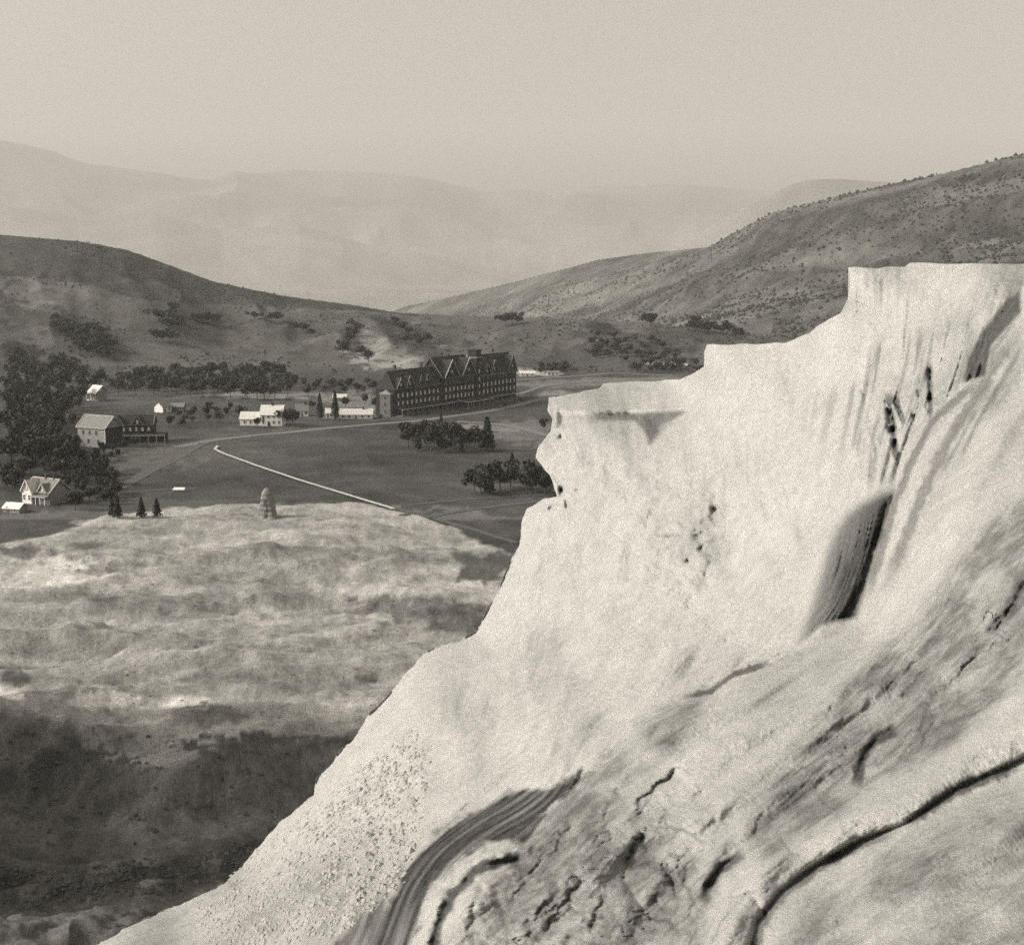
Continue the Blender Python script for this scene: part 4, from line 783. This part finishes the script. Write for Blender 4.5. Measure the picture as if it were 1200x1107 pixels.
# ------------------------------------------------------------------ roads, tracks, plank walk
def strip(name, pts, w, mat, lift=0.12, kind='structure', step=5.0, parent=None):
    P = hits(pts)[:, :2]; seg = np.hypot(*(P[1:] - P[:-1]).T); cu = np.concatenate([[0], np.cumsum(seg)])
    n = max(3, int(cu[-1] / step)); tq = np.linspace(0, cu[-1], n); c = np.stack([np.interp(tq, cu, P[:, 0]), np.interp(tq, cu, P[:, 1])], 1)
    for _ in range(3): c[1:-1] = (c[:-2] + 2 * c[1:-1] + c[2:]) / 4
    d = np.gradient(c, axis=0); d /= np.hypot(*d.T)[:, None]; nn = np.stack([-d[:, 1], d[:, 0]], 1)
    off = np.array([-0.5, -0.25, 0, 0.25, 0.5]) * w
    wob = 1 + 0.12 * fbm(tq[:, None] / 18 + off[None], off[None] * 0 + tq[:, None] * 0, 2, 99)
    X_ = c[:, 0:1] + nn[:, 0:1] * off[None] * wob; Y_ = c[:, 1:2] + nn[:, 1:2] * off[None] * wob; Z_ = gz(X_ / Y_, Y_) + lift
    o = grid_mesh(name, X_, Y_, Z_, M[mat], flip=True)
    if kind: o['kind'] = kind
    return o
strip('road', [(205, 524), (245, 516), (300, 510), (370, 503), (440, 497), (480, 494), (530, 488), (575, 481), (610, 474), (650, 463)], 6.5, 'road')
strip('road', [(535, 494), (575, 496), (605, 500), (628, 507), (650, 512)], 6, 'road', 0.16)
strip('road', [(470, 604), (520, 601), (560, 596), (600, 591), (640, 587)], 3.2, 'track', 0.14)
strip('road', [(480, 592), (540, 586), (640, 580)], 2.2, 'track', 0.14)
strip('road', [(430, 588), (500, 605), (560, 622), (605, 636)], 2.6, 'track', 0.12)
strip('path', [(138, 573), (165, 557), (195, 543), (222, 528), (240, 519)], 5.5, 'track', 0.13)
strip('path', [(60, 582), (110, 581), (160, 575), (230, 572)], 2.5, 'track', 0.1)
strip('path', [(600, 446), (660, 442), (720, 437), (780, 440), (830, 441)], 6, 'road', 0.2)
strip('path', [(604, 463), (640, 452), (700, 447)], 4, 'road', 0.2)
# raised plank walk: deck with kerbs and short legs
wkp = hits([(255, 524), (252, 528), (262, 533), (300, 547), (350, 564), (405, 581), (462, 598.5)])
wk = thing('plank_walk', 'long straight white plank walk crossing the dark meadow diagonally', 'boardwalk', Vector(wkp[0]))
o0 = wkp[0]
dk = MB(); legs = MB()
for i in range(6):
    a, b_ = Vector(wkp[i] - o0), Vector(wkp[i + 1] - o0); d_ = (b_ - a).to_2d().normalized(); nrm = Vector((-d_.y, d_.x, 0)) * 0.62
    up_ = Vector((0, 0, 0.85)); dk.slab([a - nrm + up_, b_ - nrm + up_, b_ + nrm + up_, a + nrm + up_], 0.12)
    n_ = int((b_ - a).length / 4)
    for j in range(n_):
        c_ = a.lerp(b_, j / n_)
        for s_ in (-0.6, 0.6): q = c_ + nrm * s_; legs.box(q.x - 0.09, q.x + 0.09, q.y - 0.09, q.y + 0.09, q.z - 0.6, q.z + 0.72)
dk.build('deck', M['plank'], wk); legs.build('trestle_legs', M['timber'], wk)['kind'] = 'stuff'
gp = place(263, 525); gt = thing('gate_post', 'short dark gate posts where the plank walk meets the road', 'posts', gp)
for x in (-0.9, 0.9): MB().box(x - 0.13, x + 0.13, -0.13, 0.13, -0.4, 1.9).build('post', M['timber'], gt)
MB().box(-0.77, 0.77, -0.06, 0.06, 1.3, 1.5).build('rail', M['timber'], gt)

# ------------------------------------------------------------------ rock spire
p = place(315, 606, 0.6); bm = bmesh.new(); prof = [(0, 3.4), (0.08, 3.15), (0.2, 2.75), (0.35, 2.6), (0.5, 2.35), (0.65, 2.15), (0.78, 1.9), (0.88, 1.5), (0.95, 0.95), (1.0, 0.1)]
rings = []; hp_ = 10.4; NR = 30
for i in range(34):
    f = i / 33; r_ = np.interp(f, [q[0] for q in prof], [q[1] for q in prof]); ring = []
    for j in range(NR):
        a = 2 * math.pi * j / NR; nz = 1 + 0.20 * float(fbm(np.array([math.cos(a) * 1.6 + 7]), np.array([math.sin(a) * 1.6 + f * 2.2]), 4, 130)[0]) + 0.05 * math.sin(f * 40)
        ring.append(bm.verts.new((r_ * nz * math.cos(a) - 0.5 * f, r_ * nz * math.sin(a), f * hp_)))
    rings.append(ring)
for i in range(33):
    for j in range(NR): bm.faces.new((rings[i][j], rings[i][(j + 1) % NR], rings[i + 1][(j + 1) % NR], rings[i + 1][j]))
bm.faces.new(rings[-1])
me = bpy.data.meshes.new('rock_spire'); bm.to_mesh(me); bm.free(); me.materials.append(M['cap_rock'])
o = bpy.data.objects.new('rock_spire', me); COL.objects.link(o); o.location = p
tag(o, 'tall bottle shaped rock spire rising at the rim of the pale flat', 'rock spire')

# ------------------------------------------------------------------ trees
def leaf_crown(seed, n, h, r, size, shape):
    rg = np.random.default_rng(seed); b_ = MB(); lobes = [(rg.normal(0, 0.38 * r, 2), rg.uniform(0.45, 0.85) * h, rg.uniform(0.38, 0.6) * r) for _ in range(9)] + [(np.zeros(2), 0.62 * h, 0.66 * r)]
    for _ in range(n):
        if shape == 'broad':
            c, zc, rr = lobes[rg.integers(len(lobes))]; d_ = rg.normal(size=3); d_ /= np.linalg.norm(d_); q = rr * rg.uniform(0.55, 1.05)
            p_ = np.array([c[0] + d_[0] * q, c[1] + d_[1] * q, zc + d_[2] * q * 0.95])
        else:
            f = rg.uniform(0.08, 1) ** 0.85; tier = (f * 11) % 1; rr = r * (1 - f) ** 0.8 * (0.65 + 0.45 * (1 - tier)); a = rg.uniform(0, 6.283); q = rr * rg.uniform(0.35, 1.05)
            p_ = np.array([q * math.cos(a), q * math.sin(a), f * h - 0.12 * q]); d_ = np.array([math.cos(a), math.sin(a), 0.5])
        nrm = Vector(d_ + rg.normal(0, 0.45, 3)).normalized(); u = nrm.orthogonal().normalized(); v = nrm.cross(u); s_ = size * rg.uniform(0.6, 1.4)
        rot = rg.uniform(0, 6.28); u, v = u * math.cos(rot) + v * math.sin(rot), v * math.cos(rot) - u * math.sin(rot)
        P0 = Vector(p_); b_.add([P0 + u * s_, P0 + v * s_ * 0.7, P0 - u * s_ * 0.8, P0 - v * s_ * 0.75], [(0, 1, 2), (0, 2, 3)])
    return b_
def trunk(h, r, limbs, seed, top=0.75):
    rg = random.Random(seed); b_ = MB(); n = 7
    def seg_(a, c, r0, r1):
        a = Vector(a); c = Vector(c); d_ = (c - a).normalized(); u = d_.orthogonal().normalized(); v = d_.cross(u)
        b_.add([a + (u * math.cos(6.283 * i / n) + v * math.sin(6.283 * i / n)) * r0 for i in range(n)] + [c + (u * math.cos(6.283 * i / n) + v * math.sin(6.283 * i / n)) * r1 for i in range(n)],
               [(i, (i + 1) % n, (i + 1) % n + n, i + n) for i in range(n)])
    seg_((0, 0, -0.4), (0.1, 0, h * top), r, r * 0.4)
    for i in range(limbs):
        a = rg.uniform(0, 6.28); z = h * rg.uniform(0.25, 0.6); l = h * 0.28; seg_((0.05, 0, z), (l * math.cos(a), l * math.sin(a), z + l * 0.8), r * 0.4, r * 0.12)
    return b_
def proto_tree(kind, seed):
    """unit trees, about 10 m tall before scaling"""
    if kind == 'broad': return (trunk(10, 0.28, 6, seed).mesh('trunk', M['bark']), leaf_crown(seed, 560, 10, 4.3, 0.62, 'broad').mesh('crown', M['leaf']))
    if kind == 'pale': return (trunk(10, 0.22, 6, seed).mesh('trunk', M['bark']), leaf_crown(seed, 420, 10, 4.0, 0.6, 'broad').mesh('crown', M['leaf_light']))
    return (trunk(10, 0.2, 0, seed, 0.95).mesh('trunk', M['bark']), leaf_crown(seed, 620, 10, 2.6, 0.48, 'cone').mesh('crown', M['needle']))
PT = {k: [proto_tree(k, s) for s in ss_] for k, ss_ in {'broad': (1, 2, 3), 'pale': (4, 5), 'conifer': (6, 7, 8)}.items()}
NAME = {'broad': 'broadleaf_tree', 'pale': 'broadleaf_tree', 'conifer': 'conifer_tree'}
def trees(pts, label, group, kind='broad', hr=(7, 10), wr=(0.9, 1.2), name=None):
    """pts: photo points of the trunk feet; each tree an Empty with trunk and crown"""
    P = hits(pts)
    for i, q in enumerate(P):
        nm_ = name
        k = kind if isinstance(kind, str) else random.choice(kind); tm_, cm = random.choice(PT[k]); h = random.uniform(*hr) / 10; w = h * random.uniform(*wr)
        lb = label if isinstance(label, str) else label[i]
        r = thing(nm_ or NAME[k], lb, nm_ or 'tree', q, random.uniform(0, 6.28), group); r.scale = (w, w, h)
        inst('trunk', tm_, r); inst('crown', cm, r)
def scatter(poly, n, mind=0):
    P = np.array(poly); out = []
    tries = 0
    while len(out) < n and tries < 20000:
        tries += 1
        x = rng.uniform(P[:, 0].min(), P[:, 0].max()); y = rng.uniform(P[:, 1].min(), P[:, 1].max())
        if not inpoly(poly, np.array([x]), np.array([y]))[0]: continue
        if mind and any(abs(x - a) < mind and abs(y - b_) < mind * 0.5 for a, b_ in out): continue
        out.append((x, y))
    return out
trees(scatter([(128, 452), (180, 440), (330, 440), (350, 452), (338, 466), (300, 470), (200, 466), (130, 465)], 72, 8), 'dark rounded tree in the long grove behind the white house', 'trees of the long grove behind the houses', ('broad', 'broad', 'pale'), (8, 12.5))
trees(scatter([(350, 452), (440, 450), (440, 462), (380, 464), (350, 466)], 16, 8), 'low tree in the thin row left of the hotel', 'thin tree row left of the hotel', ('broad', 'pale'), (5, 8))
trees(scatter([(10, 425), (70, 425), (125, 455), (90, 475), (70, 500), (80, 525), (90, 548), (60, 552), (8, 550)], 110, 6), 'dark tree in the dense grove along the left border', 'dense grove at the left border', ('broad', 'broad', 'broad', 'broad', 'conifer'), (9, 14))
trees(scatter([(95, 535), (160, 524), (150, 532), (110, 548), (80, 575), (76, 555)], 16, 7), 'dark bush like tree in front of the grey lodge', 'trees in front of the lodge', 'broad', (3.5, 6))
trees(scatter([(195, 490), (270, 478), (300, 482), (262, 497), (200, 505)], 16, 8), 'rounded tree on the lawn between lodge wing and white house', 'trees between lodge and white house', ('broad', 'pale'), (4, 6.5))
trees(scatter([(60, 545), (140, 560), (132, 596), (85, 600), (92, 572), (60, 556)], 26, 6), 'dark low tree near the ornate gabled house', 'low trees around the ornate gabled house', 'broad', (4, 7.5), (1.1, 1.5))
trees(scatter([(8, 556), (40, 556), (20, 580), (8, 590)], 9, 5), 'dark tree behind the low outbuilding at the left border', 'trees behind the outbuilding', 'broad', (6, 9), (1.1, 1.4))
trees([(302, 502)], 'dark round tree against the wing of the white house', None, 'broad', (6, 6.2))
trees([(335, 500), (343, 500)], ['dark dense tree hiding the right gable of the white house', 'right one of two dark trees beside the white house'], None, 'broad', (9, 10))
trees([(375, 492), (393, 492)], ['tall slender dark tree between cottage and hut', 'slender dark tree touching the long white shed'], None, 'conifer', (14, 16), (0.8, 0.9))
trees([(366, 480), (405, 478), (428, 474), (440, 478)], 'small tree behind the long white shed', 'trees behind the long shed', 'broad', (5, 7))
trees([(484, 526), (497, 520), (505, 531), (514, 527), (523, 529), (532, 526), (541, 531), (520, 518), (536, 517), (550, 525), (517, 506), (490, 528), (509, 524), (519, 531), (528, 522), (546, 528), (556, 529), (478, 524), (503, 514)], 'dark bushy tree in the clump on the meadow below the hotel', 'clump of trees below the hotel', ('broad', 'broad', 'broad', 'conifer'), (6, 13), (0.75, 1.05))
trees([(571, 528)], 'pointed dark tree at the right end of the clump below the hotel', None, 'conifer', (15, 15.2), (1.3, 1.4))
trees([(556, 577), (563, 580), (573, 579)], 'dark tree of the low clump near the terrace edge', 'low clump near the terrace edge', ('broad', 'broad', 'conifer'), (7, 13), (1.0, 1.3))
trees([(600, 556), (598, 573), (579, 565), (586, 575)], ['dark pointed tree standing above the small clump by the terrace', 'lower dark tree beneath the pointed one by the terrace', 'small thin dark tree between the two clumps', 'smallest dark bush between the two clumps'], None, ('conifer', 'broad'), (6.5, 9.5), (1.1, 1.4))
trees([(628, 578), (638, 580), (622, 572), (617, 577), (632, 570), (644, 575)], 'dark bushy tree partly behind the white terrace rim', 'bushy trees behind the terrace rim', 'broad', (7, 11.5), (0.9, 1.2))
trees([(636, 505)], 'single small dark tree by the road right of the hotel', None, 'broad', (6.5, 7), (0.8, 0.9))
trees([(138, 607), (132, 605), (166, 606), (184, 607)], ['largest of three small conifers at the rim of the pale flat', 'low conifer left of the largest one at the rim of the flat', 'thin conifer in the middle of the row at the rim', 'short bushy conifer, rightmost of the row at the rim'], None, 'conifer', (4.5, 7.5), (1.1, 1.5))
trees([(186, 378), (198, 374), (205, 379), (196, 388), (206, 387), (183, 401), (199, 403), (214, 383), (202, 368)], 'dark tree of the scattered group high on the left hillside', 'tree group on the left hillside', 'broad', (9, 14), (1.1, 1.5))
trees([(228, 377), (236, 379), (244, 379), (252, 381)], 'dark tree of the low row on the left hillside', 'low row on the left hillside', 'broad', (8, 11), (1.3, 1.7))
trees([(318, 377), (326, 378), (347, 388), (356, 391), (364, 395), (298, 375)], 'small dark tree on the slope left of the pale bank', 'trees on the slope left of the pale bank', 'broad', (8, 11), (1.2, 1.6))
trees([(404, 410), (410, 402), (414, 396), (419, 388), (402, 416), (424, 418), (432, 424), (412, 384)], 'dark tree lining the gully beside the pale bank', 'gully trees by the pale bank', 'broad', (8, 12), (1.1, 1.5))
trees([(470, 388), (478, 393), (486, 398), (476, 403), (492, 406), (500, 402), (462, 382)], 'dark shrubby tree in the gully behind the hotel roof', 'gully trees behind the hotel', 'broad', (6, 10), (1.2, 1.6), name='broadleaf_plant')  # trees, same broadleaf copies as in the groves
trees([(600, 381), (606, 381), (593, 382), (762, 383), (757, 381), (810, 388), (814, 386), (820, 389), (838, 391), (846, 391), (853, 393), (861, 396), (868, 398), (830, 391), (825, 392)], 'dark tree standing on the crest of the middle bench', 'trees on the crest of the middle bench', 'broad', (9, 14), (1.0, 1.4))
trees(scatter([(700, 392), (760, 400), (800, 410), (790, 430), (690, 428), (685, 410)], 34, 6), 'dark scrub tree on the broken slope beyond the terraces', 'trees on the broken slope', 'broad', (4, 8), (1.2, 1.6), name='broadleaf_plant')  # copies of the broadleaf tree, not bushes
trees(scatter([(632, 433), (668, 433), (668, 440), (632, 440)], 9, 4), 'dark tree above the bright bank right of the hotel', 'trees above the bright bank', 'broad', (5, 8), (1.2, 1.6))
trees(scatter([(740, 430), (820, 425), (822, 438), (750, 440)], 14, 5), 'dark tree on the far flat just above the terrace edge', 'trees on the far flat', 'broad', (5, 8), (1.2, 1.6), name='broadleaf_plant')  # broadleaf trees, scaled small
trees(scatter([(55, 372), (80, 380), (120, 392), (134, 410), (125, 425), (100, 415), (70, 395)], 34, 5), 'dark tree of the wooded gully on the left hill', 'wooded gully on the left hill', 'broad', (7, 10), (1.1, 1.5), name='broadleaf_plant')  # gully wood made of broadleaf tree copies
# hedge plants and bushes in front of the hotel
trees([(430, 490), (446, 492), (481, 489), (500, 487), (515, 500), (590, 478)], 'small dark bush on the lawn in front of the hotel', 'bushes before the hotel', 'broad', (2.5, 4.5), (1.1, 1.5), name='broadleaf_plant')

# ------------------------------------------------------------------ scrub and loose stone
def tiny(n, pos, sizes, name, mat, flat=0.8, seed=5, blobs=1):
    rg = np.random.default_rng(seed); base = np.array([(1, 0, 0), (0.3, 0.95, 0), (-0.8, 0.6, 0), (-0.8, -0.6, 0), (0.3, -0.95, 0), (0, 0, 0.9), (0.1, 0.1, -0.5)]) 
    fc = np.array([(0, 1, 5), (1, 2, 5), (2, 3, 5), (3, 4, 5), (4, 0, 5), (1, 0, 6), (2, 1, 6), (3, 2, 6), (4, 3, 6), (0, 4, 6)])
    a = rg.uniform(0, 6.28, n); ca, sa = np.cos(a), np.sin(a); V = base[None] * (1 + rg.uniform(-0.35, 0.35, (n, 7, 3)))
    Vx = V[..., 0] * ca[:, None] - V[..., 1] * sa[:, None]; Vy = V[..., 0] * sa[:, None] + V[..., 1] * ca[:, None]
    V = np.stack([Vx, Vy, V[..., 2] * flat], 2) * sizes[:, None, None] + pos[:, None]
    Fc = fc[None] + (np.arange(n) * 7)[:, None, None]
    me = bpy.data.meshes.new(name); me.from_pydata(V.reshape(-1, 3).tolist(), [], Fc.reshape(-1, 3).tolist()); me.materials.append(M[mat]); me.update()
    o = bpy.data.objects.new(name, me); COL.objects.link(o); o['kind'] = 'stuff'; return o
n = 30000; u_ = rng.uniform(ray(560, 300)[0], 0.42, n); Y_ = rng.uniform(1450, 3300, n) ; Y_ += 900 * np.clip(0.1 - u_, 0, 0.2) / 0.1
x_ = u_ * Y_; dn = fbm((x_ + 0.75 * Y_) / 80, (Y_ - x_) / 420, 5, 140); k = rng.uniform(-0.2, 1.1, n) < 1.2 * dn + 0.42 + (u_ > 0.3) * 0.2
z_ = gz(u_, Y_); k &= ~((u_ < ray(905, 400)[0]) & (Y_ < 1900)); pos = np.stack([x_, Y_, z_ + 0.8], 1)[k]
tiny(len(pos), pos, 0.8 + 3.3 * rng.uniform(0, 1, len(pos)) ** 2.5, 'hillside_scrub', 'needle', 1.1, 1)
n = 5200; u_ = rng.uniform(-0.4, 0.2, n); Y_ = rng.uniform(1080, 1650, n); x_ = u_ * Y_; dn = fbm(x_ / 60, Y_ / 60, 3, 141); k = (dn > 0.15) | (rng.uniform(0, 1, n) < 0.15)
pos = np.stack([x_, Y_, gz(u_, Y_) + 0.3], 1)[k]; tiny(len(pos), pos, rng.uniform(0.5, 1.5, len(pos)), 'sagebrush', 'leaf', 0.9, 2)
# dark rubble in the near left hollow
P = scatter([(0, 1010), (60, 1020), (150, 1008), (240, 1000), (300, 980), (300, 1005), (260, 1035), (150, 1050), (60, 1065), (0, 1070)], 800) + scatter([(0, 850), (150, 860), (340, 880), (330, 960), (150, 990), (0, 990)], 220)
pos = hits(P); tiny(len(pos), pos, 0.12 + 0.55 * rng.uniform(0, 1, len(pos)) ** 2, 'dark_boulders', 'dark_rock', 0.8, 3)
P = scatter([(0, 640), (130, 610), (450, 605), (600, 650), (550, 740), (430, 830), (130, 840), (0, 800)], 500); pos = hits(P)
tiny(len(pos), pos, rng.uniform(0.1, 0.4, len(pos)), 'scattered_stones', 'cap_rock', 0.5, 4)
# pale rubble on the terrace talus
I, J = np.where((far_m > 0.95) & (mt > 0.05) & (mt + mt2 > 0.5 + 0.5 * fbm(TX / 25, TY / 25, 3, 154)) & (mt2 + 0.25 > fbm(TX / 9, TY / 9, 2, 156) + 0.3)); sel = rng.choice(len(I), min(650, len(I)), replace=False); nb = len(bk)
pos = np.stack([wx[I[sel], J[sel] + nb], wy[I[sel], J[sel] + nb], wz[I[sel], J[sel] + nb]], 1)
tiny(len(pos), pos, 0.04 + 0.14 * rng.uniform(0, 1, len(pos)) ** 2.5, 'pale_rubble', 'pale_rock', 0.8, 5)
I, J = np.where((mt > 0.3) & (far_m > 0.95)); sel = rng.choice(len(I), min(1500, len(I)), replace=False)
pos = np.stack([wx[I[sel], J[sel] + nb], wy[I[sel], J[sel] + nb], wz[I[sel], J[sel] + nb]], 1)
tiny(len(pos), pos, rng.uniform(0.03, 0.11, len(pos)), 'fine_rubble', 'pale_rock', 0.8, 6)

# ------------------------------------------------------------------ haze
b_ = MB().box(-34000, 34000, -300, 23500, -240, 2200)
hm_ = bpy.data.materials.new('haze'); hm_.use_nodes = True; t = hm_.node_tree; t.nodes.clear()
pv_ = t.nodes.new('ShaderNodeVolumePrincipled'); pv_.inputs['Density'].default_value = HAZE_DENSITY; pv_.inputs['Color'].default_value = (1.0, 0.97, 0.91, 1); pv_.inputs['Anisotropy'].default_value = 0.0
ou = t.nodes.new('ShaderNodeOutputMaterial'); t.links.new(pv_.outputs[0], ou.inputs['Volume'])
hz = b_.build('haze', hm_); hz['kind'] = 'stuff'
